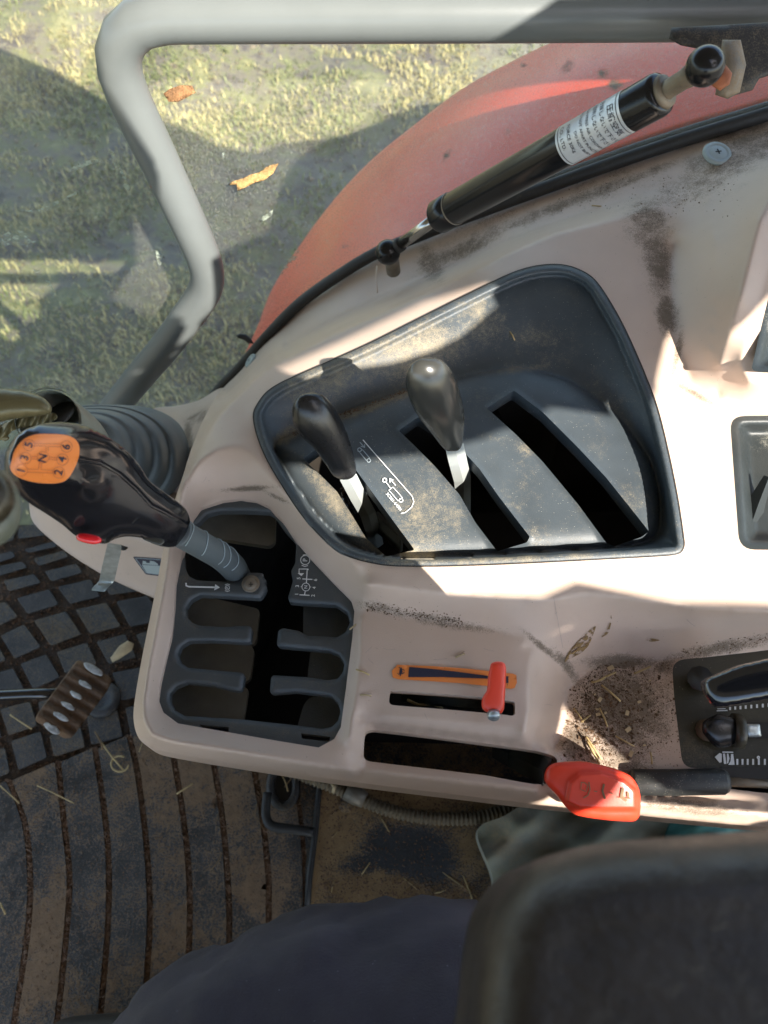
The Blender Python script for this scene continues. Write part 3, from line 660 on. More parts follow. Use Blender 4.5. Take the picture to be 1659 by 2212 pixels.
TRA = rnd([(1700, 480), (1668, 610), (1644, 706), (1622, 802), (1700, 806), (1990, 806), (1990, 480)], 14)
TRB = rnd([(1576, 897), (1990, 893), (1990, 1192), (1597, 1187)], 34, 6)
POS = rnd([(1990, 1355), (1659, 1404), (1453, 1428), (1457, 1501), (1476, 1658), (1641, 1661), (1990, 1690)], 26, 5)
SLOT_R = [(1560, 1668), (1650, 1668), (1990, 1700), (1990, 1738), (1640, 1712), (1575, 1704)]
zs_seal = [zy(v, YS) for _, v in seal_pts]
cons = [
 (seal_pts, zs_seal),
 ([(1990, 340), (1659, 330), (1560, 345), (1479, 385), (1329, 437), (1129, 505), (1000, 562), (900, 612), (800, 650), (700, 700), (620, 748)], [.07, .072, .06, .045, .022, -.012, -.05, -.07, -.10, -.12, -.14]),
 ([(1430, 445), (1300, 480), (1200, 502), (1109, 540), (979, 605), (829, 672), (700, 728), (600, 778), (540, 822), (480, 885), (440, 950), (412, 1010), (396, 1055)], [.045, .040, .034, .030, .026, .024, .022, .020, .020, .018, .018, .022, .026]),
 (PAN+[PAN[0]], [.030+.010*(x_-547)/900 for x_, _ in PAN+[PAN[0]]]),
 (GATE+[GATE[0]], 0.0),
 ([(389, 1077), (399, 1037), (429, 994), (469, 970), (509, 964), (542, 977), (575, 1014), (609, 1062), (659, 1115), (709, 1166), (775, 1225)], [.024, .028, .03, .031, .031, .031, .031, .031, .031, .031, .031]),
 ([(389, 1077), (375, 1130), (364, 1190), (357, 1250), (341, 1330), (322, 1430), (309, 1520), (312, 1560), (330, 1590), (370, 1603), (500, 1624), (650, 1649), (760, 1664)], [.024, .018, .014, .012, .012, .012, .012, .012, .012, .011, .008, .004, .0]),
 ([(377, 1085), (366, 1145), (352, 1190), (341, 1250), (325, 1330), (305, 1430), (290, 1520), (289, 1560), (300, 1595), (325, 1615), (370, 1626), (600, 1664), (850, 1700), (1140, 1735), (1450, 1768), (1659, 1787), (1990, 1815)], [.0, -.006, -.01, -.012, -.012, -.012, -.012, -.014, -.018, -.022, -.024, -.028, -.032, -.038, -.05, -.055, -.06]),
 ([(474, 848), (440, 905), (415, 965), (396, 1025)], [-.10, -.02, -.005, .004]),
 ([(790, 1262), (850, 1268), (950, 1280), (1100, 1292), (1180, 1296), (1260, 1280), (1350, 1290), (1500, 1314), (1659, 1322), (1990, 1335)], .031),
 ([(1550, 850), (1550, 1000), (1540, 1120), (1560, 1250), (1700, 1250), (1990, 1250)], .031),
 ([(1490, 900), (1510, 1100), (1500, 1230), (1200, 1250), (900, 1250)], .033),
 ([(782, 1310), (860, 1328), (950, 1342), (1050, 1354), (1120, 1376), (1138, 1392)], .008),
 ([(780, 1330), (778, 1420), (765, 1530), (755, 1600)], .008),
 ([(830, 1400), (1110, 1430)], .007), ([(830, 1480), (1120, 1495)], .006), ([(830, 1545), (1120, 1570)], .004),
 ([(1138, 1392), (1143, 1450), (1140, 1540), (1130, 1590)], .005),
 ([(775, 1556), (900, 1570), (1050, 1588), (1130, 1596)], -.001),
 ([(800, 1573), (936, 1588), (1150, 1617), (1190, 1625)], -.012),
 ([(1222, 1490), (1218, 1560), (1196, 1618)], -.045),
 ([(1225, 1488), (1258, 1455), (1300, 1436), (1350, 1426), (1455, 1424), (1560, 1400), (1659, 1380), (1990, 1330)], [-.045, -.045, -.045, -.045, -.044, -.036, -.03, -.03]),
 ([(1300, 1550), (1400, 1560), (1400, 1660)], -.041), ([(1260, 1600), (1330, 1680)], -.039),
 (POS+[POS[0]], -.040),
 ([(786, 1640), (1041, 1674), (1175, 1694)], -.014), ([(795, 1665), (1000, 1690), (1160, 1708)], -.011),
 ([(1205, 1660), (1330, 1700), (1480, 1722), (1659, 1730), (1990, 1755)], -.043), ([(1200, 1715), (1400, 1737), (1659, 1760), (1990, 1785)], -.030),
 ([(1454, 525), (1447, 600), (1462, 743), (1498, 838)], [.036, .034, .033, .032]),
 ([(1530, 430), (1545, 520), (1548, 640), (1535, 760)], [.062, .070, .066, .052]),
 ([(1700, 360), (1640, 480), (1600, 640), (1555, 790)], [.10, .098, .085, .055]),
 ([(1990, 400), (1800, 450), (1700, 460), (1600, 780), (1620, 825), (1990, 830)], [.1, .1, .096, .066, .06, .06]),
 ([(1500, 840), (1540, 862), (1600, 874), (1750, 876), (1990, 872)], .031),
]
BF = Field((250, 100, 2000, 1830), cons, soft=3)
CON = thing('side_console', P(900, 1300, 0), 'beige moulded plastic side console with dark gear gate and lever panel', 'console')
body_o = cr(BODY, True, 7, True)
pan_o = cr(PAN, True, 6); pc = pan_o.mean(0)
ph_ = pan_o+(pc-pan_o)/np.linalg.norm(pc-pan_o, axis=1)[:, None]*9
gate_o = cr(GATE, True, 5, False)
bd = [(1050, 490, 150, 45, -24, .22), (1300, 400, 160, 40, -22, .22), (1500, 400, 130, 50, -20, .24), (1400, 480, 60, 60, 0, .34), (1420, 560, 34, 90, -10, .42), (1440, 680, 26, 50, 0, .44), (1465, 760, 10, 60, 12, .34), (1250, 430, 300, 16, -21, .34), (1000, 540, 130, 22, -26, .34), (930, 570, 30, 50, -20, .38), (1560, 350, 100, 40, -12, .36), (1620, 300, 120, 60, 0, .35),
      (1350, 1530, 110, 110, 20, .46), (1340, 1430, 90, 20, 0, .45), (1250, 1600, 50, 60, 0, .42), (1440, 1440, 30, 20, 0, .4), (1430, 1550, 30, 90, 0, .28), (1330, 1640, 90, 40, 15, .42), (1225, 1440, 14, 60, -38, .40), (1180, 1405, 60, 9, 40, .44),
      (900, 1330, 140, 9, 8, .30), (830, 1315, 60, 14, 10, .34), (540, 1055, 70, 7, -4, .42), (600, 1075, 40, 6, 24, .36), (1560, 1400, 140, 16, -10, .42), (1280, 1740, 60, 12, 8, .3), (1500, 1745, 160, 20, 6, .34), (1500, 850, 60, 8, 30, .36), (1160, 1635, 60, 6, 8, .3), (980, 1350, 130, 12, 8, .27)]
relief('body', body_o, BF, M_['beige'], CON, holes=[ph_, gate_o, cr(SLOT_T, True, 4), cr(SLOT_L, True, 5), cr(TRB, True, 7, False), cr(TRA, True, 7, False), cr(POS, True, 7, False), cr(SLOT_R, True, 7, False)], step=5.5, wall=.022, hwall=.007, dirt=bd)
strokes('mould_seam', [([(1196, 1290), (1203, 1330), (1216, 1400)], .9, False)], BF, M_['capdim'], CON, lift=.0004)
sc_l = []
for _ in range(46):
    a_ = [rng.uniform(390, 1560), rng.uniform(1000, 1690)]; q_ = rng.uniform(0, 3.14); l_ = rng.uniform(8, 34)
    e_ = [a_[0]+l_*math.cos(q_), a_[1]+l_*math.sin(q_)*.6]; m_ = [(a_[0]+e_[0])/2+rng.normal(0, 1.5), (a_[1]+e_[1])/2+rng.normal(0, 1.5)]
    pp_ = arr([a_, m_, e_])
    if inside(pp_, arr(BODY)).all() and not inside(pp_, ph_).any() and not inside(pp_, gate_o).any() and not any(inside(pp_, arr(z_)).any() for z_ in (SLOT_T, SLOT_L, TRB, POS, SLOT_R)) and min(dist(pp_, arr(z_)).min() for z_ in (SLOT_T, SLOT_L, TRB, POS, gate_o, ph_)) > 6: sc_l.append((pp_.tolist(), rng.uniform(.4, .9), False))
o = strokes('scratches', sc_l, BF, M_['capdim'], CON, lift=.0004); o['kind'] = 'stuff'
# front flange (lower, in front of the ridge)
FLz = Field((300, 820, 520, 1120), [([(335, 884), (400, 871), (478, 842)], [-.30, -.29, -.26]), ([(345, 895), (380, 915), (403, 950), (400, 1000), (380, 1060), (370, 1110)], [-.27, -.25, -.23, -.21, -.19, -.17]), ([(490, 860), (440, 930), (410, 1000)], [-.20, -.18, -.17])])
relief('front_flange', cr([(330, 884), (380, 877), (430, 864), (482, 838), (500, 880), (460, 960), (430, 1060), (400, 1110), (360, 1110), (330, 1000), (330, 920)], True, 6), FLz, M_['beige'], CON, step=8, wall=.01, dirt=[(405, 950, 12, 50, 0, .5), (430, 900, 40, 20, -20, .3)])
tube('mould_line', np.array([R(815, 632, .700), R(812, 600, .735), R(814, 575, .762)]), .0006, M_['beige'], CON, n=5)
# lever panel
MO = [(989, 817), (1057, 802), (1130, 794), (1189, 809), (1228, 821), (1292, 864), (1335, 903), (1377, 958), (1403, 997), (1418, 1043), (1424, 1095), (1422, 1137), (1411, 1160), (1360, 1178), (1309, 1184), (1200, 1191), (1100, 1197), (1000, 1203), (900, 1207), (834, 1203), (784, 1188), (737, 1160), (693, 1122), (650, 1066), (612, 1013), (597, 982), (593, 963), (605, 950), (634, 938), (675, 922), (737, 894), (800, 866), (862, 847), (920, 832)]
mo_o = cr(MO, True, 6)
S1 = rnd([(654, 991), (700, 958), (750, 990), (793, 1048), (831, 1100), (896, 1188), (834, 1202), (790, 1162), (760, 1112), (728, 1062), (690, 1024)], 5)
S2 = rnd([(861, 930), (904, 900), (950, 930), (997, 971), (1036, 1013), (1078, 1073), (1121, 1129), (1145, 1160), (1138, 1172), (1074, 1191), (1027, 1129), (993, 1069), (940, 1008), (893, 960)], 5)
S3 = rnd([(1051, 881), (1110, 843), (1172, 890), (1249, 967), (1309, 1031), (1377, 1116), (1402, 1148), (1386, 1160), (1326, 1180), (1309, 1172), (1249, 1090), (1172, 997), (1113, 937)], 5)
slots = [cr(s, True, 5, False) for s in (S1, S2, S3)]
def panz(u, v):
    q = np.column_stack([np.ravel(u), np.ravel(v)]); dO = dist(q, pan_o); im = inside(q, mo_o); dM = dist(q, mo_o)
    zr = BF(q[:, 0], q[:, 1])*0+.030+.010*(q[:, 0]-547)/900+.0022
    depth = .026
    lip = sst(13, 24, dO)
    w = np.clip((dO-13)/(np.maximum(dO-13, 0)+dM+1e-6), 0, 1)
    zc = zr-depth*(.35*lip+.65*sst(0, 1, w)**.9)*lip
    wide = sst(10, 60, dO)
    zc = np.where(dO < 13, zr-.0016*sst(6, 0, dO), zc)
    zi = zr-depth+.013*np.sqrt(np.clip(dM/62, 0, 1)*(2-np.clip(dM/62, 0, 1)))
    ds = np.min([dist(q, s_) for s_ in slots], 0); zi = zi+.0014*np.exp(-(ds/5.5)**2)
    return np.where(im, zi, zc).reshape(np.shape(u))
pdirt = [(740, 800, 130, 40, -18, .42), (900, 760, 120, 50, -18, .44), (1040, 700, 50, 50, 0, .3), (800, 880, 130, 8, -20, .5), (640, 870, 50, 30, -30, .2), (620, 940, 30, 12, -30, .45), (900, 1080, 60, 90, 40, .30), (950, 1130, 50, 50, 0, .34), (780, 1140, 120, 14, 50, .40), (720, 1080, 16, 90, -35, .42), (1000, 1208, 300, 10, -2, .40), (1130, 730, 90, 50, 0, .2), (1180, 1050, 80, 60, 0, .14), (1100, 1150, 80, 30, 0, .16), (1370, 1080, 40, 60, 0, .15), (1100, 960, 60, 12, 20, .3), (1100, 800, 60, 7, -8, .36), (880, 1190, 150, 12, 6, .40)]
relief('lever_panel', pan_o, panz, M_['panel'], CON, holes=slots, step=5, wall=.004, hwall=.012, dirt=lambda uv: np.maximum(blobs(uv, [(a_, b_, c_*1.5, d_*1.4, e_, f_*.72) for a_, b_, c_, d_, e_, f_ in pdirt]), .05)+.05*np.sin(uv[:, 0]*.02)*np.sin(uv[:, 1]*.031))
strokes('panel_gap', [(cr(PAN, True, 6)*1.0, 2.6, True)], lambda u, v: BF(u, v)+.0012, M_['black'], CON)
# printed label on lever panel
lb = lambda pts: crop(850, 1000, 250, pts)
zp = lambda u, v: panz(np.asarray(u, float), np.asarray(v, float))
circ = lambda cx, cy, r, n=14: [(cx+r*math.cos(6.2832*i/n), cy+r*math.sin(6.2832*i/n)) for i in range(n)]
L = [(lb([(380, 660), (440, 730), (1200, 1600), (1225, 1690), (1190, 1780), (1080, 1870), (1010, 1880)]), 1.7, False),
     (circ(*lb([(740, 1330)])[0], 4.2), 2.2, True), (lb([(770, 1370), (840, 1465)]), 1.6, False), (lb([(810, 1495), (880, 1445), (1035, 1620), (965, 1675)]), 1.5, True), (circ(*lb([(1012, 1665)])[0], 4.0), 2.0, True),
     (lb([(925, 1420), (825, 1300)]), 1.8, False), (lb([(885, 1330), (822, 1300), (832, 1370)]), 1.8, False)]
strokes('lever_symbols', L, zp, M_['white'], CON, lift=.0012)
L = [(circ(*lb([(325, 825)])[0], 4.0), 1.8, True), (lb([(320, 860), (375, 825), (490, 960), (435, 1000)]), 1.8, True), (circ(*lb([(478, 1003)])[0], 3.8), 1.8, True), (lb([(330, 700), (410, 790)]), 1.5, False), (lb([(410, 735), (410, 790), (345, 765)]), 1.5, False)]
strokes('faded_symbols', L, zp, M_['whitedim'], CON, lift=.0012)
text('part_number', [('3C081-64381', *lb([(895, 1690)])[0], 9.0, -50)], zp, M_['white'], CON, lift=.0012)
# gate plate
HOLE = Bc([(360, 330), (420, 265), (520, 238), (700, 236), (900, 246), (945, 275), (1010, 370), (1108, 480), (1100, 640), (1068, 700), (1082, 780), (1045, 905), (1060, 938), (1160, 948), (1420, 962), (1500, 1020), (1522, 1090), (1490, 1170), (1420, 1208), (1200, 1198), (1130, 1160), (1010, 1138), (972, 1155), (958, 1262), (980, 1278), (1370, 1315), (1440, 1345), (1478, 1410), (1468, 1475), (1430, 1525), (1350, 1538), (1190, 1515), (930, 1500), (915, 1518), (905, 1625), (930, 1640), (1100, 1625), (1300, 1648), (1380, 1662), (1432, 1715), (1448, 1780), (1430, 1850), (1380, 1898), (1310, 1912), (1110, 1885), (700, 1840), (250, 1812), (170, 1765), (138, 1695), (140, 1640), (185, 1588), (265, 1557), (470, 1578), (590, 1608), (660, 1620), (692, 1608), (712, 1500), (695, 1482), (655, 1478), (440, 1458), (275, 1442), (220, 1400), (198, 1340), (222, 1280), (285, 1240), (440, 1235), (725, 1250), (760, 1238), (770, 1140), (742, 1120), (540, 1130), (365, 1118), (305, 1095), (265, 1045), (262, 980), (300, 922), (370, 884), (600, 895), (825, 908), (850, 888), (862, 865), (884, 822), (862, 800), (880, 770), (852, 755), (858, 725), (840, 714), (742, 712), (700, 745), (655, 775), (560, 782), (345, 772), (285, 740), (252, 680), (240, 560), (262, 450), (320, 350)])
go = cr(GATE, True, 5, False); gc = go.mean(0); gout = go+(go-gc)/np.linalg.norm(go-gc, axis=1)[:, None]*5
hole_o = cr(rnd(HOLE, 3, 2), True, 4, False)
NOT1 = cr(Bc([(365, 1880), (590, 1897), (590, 1935), (380, 1905)]), True, 6, False); NOT2 = cr(Bc([(1145, 1945), (1372, 1972), (1360, 2010), (1150, 1985)]), True, 6, False)
def gz(u, v):
    q = np.column_stack([u, v]); dh = dist(q, hole_o); return -.0032-.0022*(1-np.clip(dh/9, 0, 1))**2
relief('gate_plate', gout, gz, M_['gate'], CON, holes=[hole_o, NOT1, NOT2], step=5, hwall=.006, dirt=[(430, 1330, 40, 30, 0, .2), (640, 1580, 150, 14, 3, .1), (400, 1250, 20, 40, 0, .2)])
for pl, z in [([(350, 340), (450, 235), (950, 235), (945, 470), (905, 508), (520, 448), (340, 380)], -.030), ([(250, 1000), (300, 880), (370, 885), (825, 990), (800, 1240), (765, 1268), (360, 1190), (250, 1130)], -.034), ([(190, 1250), (740, 1250), (785, 1300), (755, 1530), (700, 1560), (220, 1480)], -.036), ([(130, 1560), (580, 1550), (740, 1600), (700, 1860), (130, 1850)], -.036),
              ([(1162, 950), (1540, 930), (1560, 1220), (1160, 1230)], -.030), ([(1215, 1320), (1240, 1310), (1490, 1310), (1490, 1550), (1190, 1560)], -.034), ([(1165, 1720), (1210, 1670), (1460, 1640), (1470, 1930), (1105, 1930)], -.034)]:
    relief('flap', cr(rnd(Bc(pl), 8, 2), True, 12, False), z, M_['flap'] if pl[0][0] < 1000 else M_['gate'], CON, step=14, wall=.006)
lathe('gate_screw', P(542, 1262, -.002), (0, 0, 1), [(0, .0064), (.0012, .0064), (.0016, .0056), (.0016, .0046), (.0028, .0044), (.0034, .003), (.0034, .0005)], M_['dusty_steel'], CON)
strokes('screw_cross', [([(537, 1262), (547, 1262)], 1.8, False), ([(542, 1257), (542, 1267)], 1.8, False)], .0016, M_['black'], CON)
gl_ = lambda p: Bc([p])[0]
GL = [(Bc([(262, 790), (262, 812), (285, 820), (490, 825)]), 3.4, False), (Bc([(1133, 882), (1210, 886)]), 2.0, False), (Bc([(1172, 882), (1178, 850)]), 2.0, False), (circ(*gl_((1182, 822)), 8.6), 1.6, True),
      (Bc([(1143, 820), (1152, 820)]), 1.6, False), (Bc([(1212, 822), (1222, 822)]), 1.6, False), (Bc([(1186, 790), (1192, 690), (1202, 690), (1200, 684), (1130, 684), (1130, 722)]), 2.0, False), (Bc([(1155, 760), (1232, 764)]), 2.0, False),
      (circ(*gl_((1177, 615)), 10.0), 1.6, True), (Bc([(1150, 655), (1172, 664), (1198, 658)]), 1.6, False), (Bc([(1158, 578), (1180, 572), (1208, 580)]), 1.6, False),
      (circ(*gl_((579, 828)), 4.8), 1.2, True), (Bc([(560, 850), (579, 857), (598, 850)]), 1.3, False), (Bc([(560, 806), (579, 799), (598, 806)]), 1.3, False)]
strokes('gate_print', GL, -.0026, M_['white'], CON)
shapes('arrow_print', [Bc([(485, 800), (522, 826), (478, 848)]), Bc([(1118, 716), (1168, 716), (1148, 738)])], -.0026, M_['white'], CON)
text('gate_text', [('1', *gl_((1112, 877)), 10.5, 90), ('2', *gl_((1238, 888)), 10.5, 90), ('3', *gl_((1117, 815)), 10.5, 90), ('4', *gl_((1247, 828)), 10.5, 90), ('5', *gl_((1128, 755)), 10.5, 90), ('6', *gl_((1257, 768)), 10.5, 90), ('N', *gl_((1182, 822)), 10, 90), ('P', *gl_((1177, 615)), 13.5, 90), ('P', *gl_((579, 828)), 8, 90)], -.0026, M_['white'], CON)
# black box added beneath to keep light out of the gate and slots
hs = thing('light_block_box', (.1, .35, -.25), 'dark hollow box added to block light below the gear gate and slots', 'housing')
ht = [(330, 1572), (348, 1350), (398, 1180), (440, 1085), (520, 960), (600, 872), (760, 805), (1000, 690), (1300, 570), (1600, 490), (1990, 480), (1990, 1745), (1400, 1712), (1175, 1706), (780, 1657)]
top_ = P(arr(ht)[:, 0], arr(ht)[:, 1], -.058); bot_ = top_.copy(); bot_[:, 2] = ZF+.002; bot_[:, 1] = np.clip(bot_[:, 1], .17, .5); bot_[:3, 0] -= .01; bot_[-5:, 1] = [.15, .15, .15, .152, .165]; bot_[0, 1] = .18
n = len(ht); o = mk('light_block_wall', np.vstack([top_, bot_]), [[i, (i+1) % n, n+(i+1) % n, n+i] for i in range(n)], M_['black'], hs, smooth=False)
mk('bottom', bot_+np.array([0, 0, .004]), [list(range(n))], M_['black'], hs, smooth=False)
lathe('pivot_bush', P(745, 1085, -.05), (1, .2, .3), [(0, .012), (.008, .012), (.009, .009), (.02, .009), (.021, .004)], M_['gloss'], hs)
box('lever_bracket', P(840, 1150, -.06), (.03, .004, .03), M_['flap'], hs, rot=-.8, bev=.0005)
box('lever_bracket', P(800, 1190, -.07), (.04, .004, .02), M_['flap'], hs, rot=-.9, bev=.0005)
# screw covers on the ledge
def screwcap(u, v, nrm, r, d):
    c = R(u, v, d); sc_ = lathe('screw_cover', c, nrm, [(0, r), (.0015, r), (.0028, r*.93), (.0030, r*.72), (.0024, r*.68), (.0032, r*.55), (.0032, r*.05)], M_['cap'], CON)
    n_ = Vector(nrm).normalized(); a = n_.cross(Vector((1, .2, 0))).normalized(); b = n_.cross(a)
    cc = Vector(c.tolist())+n_*.0036; V = []; Fc = []
    for p, q in ((a, b), (b, a)):
        k = len(V); V += [(cc+p*s1*r*.22+q*s2*r*.05)[:] for s1, s2 in ((-1, -1), (1, -1), (1, 1), (-1, 1))]; Fc.append([k, k+1, k+2, k+3])
    mk('screw_slot', V, Fc, M_['black'], sc_, smooth=False)
def dBF(u, v): return float((H-BF(u, v))/(CT-ST*(CV-v)/F))
screwcap(1548, 334, (.05, -.12, .99), .0125, dBF(1548, 334)-.006)
screwcap(543, 781, (-.75, .12, .65), .0095, dBF(543, 781)-.010)
# orange speed sticker
E = lambda pts: crop(940, 1600, 400, pts)
ST_O = E([(165, 320), (220, 258), (560, 270), (920, 295), (1200, 325), (1420, 350), (1455, 365), (1462, 440), (1440, 495), (1400, 508), (1180, 480), (900, 450), (600, 430), (230, 408), (175, 390)])
spd = relief('speed_sticker', cr(ST_O, True, 6, False), lambda u, v: BF(u, v)+.0007, M_['orange'], CON, step=9)
shapes('sticker_wedge', [E([(345, 280), (560, 298), (800, 325), (1160, 372), (1160, 402), (1000, 395), (700, 385), (335, 385)])], BF, M_['ink'], spd, lift=.0013)
zoo = [E([(250, 290), (268, 285), (275, 330), (262, 355), (240, 350), (245, 320)]), E([(245, 345), (262, 350), (258, 372), (248, 378)]), E([(265, 345), (290, 335), (300, 340), (268, 358)]), E([(272, 300), (292, 305), (296, 325), (290, 327), (286, 310), (272, 310)]), E([(235, 280), (252, 282), (254, 292), (236, 286)]), E([(212, 340), (240, 352), (246, 362), (238, 360)]),
       E([(1350, 380), (1362, 372), (1373, 385), (1374, 440), (1362, 452), (1351, 442)]), E([(1345, 385), (1352, 392), (1346, 395)]), E([(1374, 380), (1382, 372), (1378, 390)]), E([(1345, 445), (1352, 436), (1352, 446)]), E([(1374, 440), (1382, 448), (1374, 448)]), E([(1358, 452), (1364, 452), (1363, 482), (1360, 482)])]
shapes('animal_marks', zoo, BF, M_['ink'], spd, lift=.0013)
# dark trays on the right
relief('rear_tray', cr(TRA, True, 10, False), lambda u, v: BF(u, v)*0+.072-.010*sst(10, 26, dist(np.column_stack([u, v]), arr(TRA))), M_['tray'], CON, step=8, dirt=[(1700, 700, 60, 60, 0, .3)])
relief('cup_tray', cr(TRB, True, 10, False), lambda u, v: BF(u, v)*0+.030-.020*sst(14, 40, dist(np.column_stack([u, v]), arr(TRB))), M_['tray'], CON, step=8, dirt=[(1680, 950, 60, 30, 0, .3)])
tube('tray_fin', R([1659, 1635, 1613], [1030, 1085, 1140], [.553, .556, .556]), [.003, .006, .009], M_['tray'], CON, n=4, smooth=False)
# position control plate
Q5 = lambda pts: crop(1340, 1440, 580, pts)
relief('control_plate', cr(arr(POS)+(arr(POS)-arr(POS).mean(0))*.006, True, 9, False), -.040, M_['olive'], CON, step=12, wall=.003, dirt=[(1500, 1640, 60, 60, 0, .2)])
DM = crop(1640, 1580, 280, [(1, 1)], 1239)
DD = lambda pts: crop(1640, 1580, 280, pts, 1239)
tk = [(DD([(x_, 1405-k*0), (x_, 1470)]), 4.2, False) for k, x_ in enumerate((900, 958, 1015, 1075, 1138, 1205, 1270, 1335))]
tk += [(DD([(x_, 830-k*6), (x_, 865-k*5)]), 4.2, False) for k, x_ in enumerate((820, 877, 935, 993, 1055, 1118, 1182, 1245))]
tk += [(circ(*DD([(1133, 1388)])[0], 2.2, 8), 3, True), (DD([(672, 872), (792, 868)]), 2.4, False), (DD([(680, 850), (720, 850), (770, 848)]), 1.5, False)]
strokes('scale_ticks', tk, -.0394, M_['white'], CON)
shapes('scale_symbols', [DD([(650, 1385), (705, 1338), (728, 1350), (728, 1440), (705, 1448)]), DD([(740, 1345), (765, 1345), (778, 1460), (752, 1460)]), DD([(785, 1345), (800, 1345), (815, 1400), (800, 1450), (785, 1460)]), DD([(830, 1350), (855, 1350), (870, 1470), (800, 1470), (825, 1430)]), DD([(735, 1322), (855, 1325), (855, 1338), (735, 1336)])], -.0394, M_['white'], CON)
shapes('plate_recess', [DD([(720, 1490), (1400, 1500), (1400, 1640), (800, 1610)]), DD([(950, 1000), (1400, 1000), (1400, 1180), (1000, 1175)])], -.0394, M_['black'], CON)
# ================================================================== GEAR LEVER
GLV = thing('gear_lever', P(530, 1240, -.02), 'glossy black gear lever grip with an orange shift pattern badge', 'gear lever')
Cg = lambda pts: crop(0, 950, 600, pts)
OUT = Cg([(28, 600), (40, 500), (100, 400), (200, 330), (380, 290), (560, 308), (700, 365), (850, 465), (960, 580), (1030, 690), (1110, 755), (1200, 820), (1280, 885), (1312, 960), (1312, 1040), (1275, 1110), (1200, 1155), (1110, 1150), (1000, 1098), (880, 1083), (800, 1098), (740, 1130), (690, 1130), (600, 1105), (520, 1075), (430, 1000), (310, 920), (200, 850), (90, 760), (38, 670)])
gout_ = cr(OUT, True, 5)
def gdep(u, v):
    s = ((u-95)*310+(v-990)*150)/(310**2+150**2)
    return .405+.085*np.clip(s, -.2, 1.1)
def gmod(u, v):
    m = np.zeros(len(u))
    # raised cap round the badge, waist and knuckle relief
    e = ((u-95)/92)**4+((v-991)/66)**4
    m += .004*np.exp(-e*.9)
    m -= .0014*np.exp(-(((u-235)/50)**2+((v-990)/22)**2))
    m += .004*np.exp(-(((u-180)/40)**2+((v-1050)/32)**2))
    # parting seam
    q = np.column_stack([u, v]); sm = arr(Cg([(540, 545), (700, 575), (830, 650), (950, 760), (1050, 870), (1150, 920), (1300, 1005)]))
    m -= .0012*np.exp(-(dist(q, sm, False)/2.6)**2)
    return m
GK = 2.1; GCAP = 66
inflate('grip', gout_, gdep, M_['gloss'], GLV, k=GK, cap=GCAP, front=.85, back=.6, mod=gmod, step=3.6)
# badge lies on the domed end
_ph = poisson(gout_)
def gsurf(u, v, off):
    u = np.asarray(u, float); v = np.asarray(v, float)
    h = np.sqrt(np.maximum(GK*_ph(u, v), 0)); h = GCAP*np.tanh((h/GCAP)**1.5)**(1/1.5); D = gdep(u, v)
    return R(u, v, D-h*.85*D/F-gmod(np.ravel(u), np.ravel(v)).reshape(np.shape(u))-off)
BD = Cg([(80, 560), (105, 480), (165, 410), (240, 378), (340, 372), (460, 382), (520, 410), (548, 460), (545, 530), (510, 620), (460, 690), (390, 714), (270, 712), (170, 690), (100, 655), (70, 610)])
bo = cr(BD, True, 5)
bdg = relief('orange_badge', bo, 0.0011, M_['orange'], GLV, step=5, M=lambda u, v, z: gsurf(u, v, z))
strokes('badge_edge', [(bo, 2.2, True)], 0.0010, M_['ink'], bdg, M=lambda u, v, z: gsurf(u, v, z), lift=0)
bp = lambda x_, y_: Cg([(x_, y_)])[0]
bl_ = [(circ(*bp(x_, y_), 12.5, 18), .9, True) for x_, y_ in ((150, 625), (200, 450), (175, 540), (460, 460), (432, 550), (408, 640), (300, 535))]
bl_ += [(Cg(q), .9, False) for q in ([(240, 440), (425, 442)], [(240, 455), (318, 458), (318, 495)], [(335, 495), (332, 460), (420, 462)], [(212, 530), (262, 532)], [(212, 545), (262, 547)], [(338, 532), (395, 540)], [(338, 547), (392, 555)], [(190, 615), (265, 620), (275, 570)], [(288, 572), (285, 620), (370, 625)], [(190, 638), (368, 645)])]
strokes('badge_lines', bl_, 0.0016, M_['inkthin'], bdg, M=lambda u, v, z: gsurf(u, v, z), lift=0)
text('badge_numbers', [('1', *bp(148, 627), 25, 76), ('2', *bp(408, 640), 25, 76), ('3', *bp(172, 538), 25, 76), ('4', *bp(433, 549), 25, 76), ('5', *bp(202, 448), 25, 76), ('6', *bp(460, 463), 25, 76), ('N', *bp(298, 541), 25, 76)], 0.0018, M_['ink'], bdg, M=lambda u, v, z: gsurf(u, v, z), lift=0)
inflate('red_button', cr(Cg([(525, 1080), (550, 1060), (610, 1062), (680, 1080), (702, 1100), (695, 1125), (650, 1136), (580, 1125), (535, 1105)]), True, 3), .425, M_['redbtn'], GLV, k=2.2, step=3)
inflate('grip_recess', cr(Cg([(985, 1095), (1060, 1088), (1125, 1098), (1135, 1125), (1105, 1145), (1040, 1125)]), True, 3), .452, M_['knob_worn'], GLV, k=1.2, step=3, front=.6)
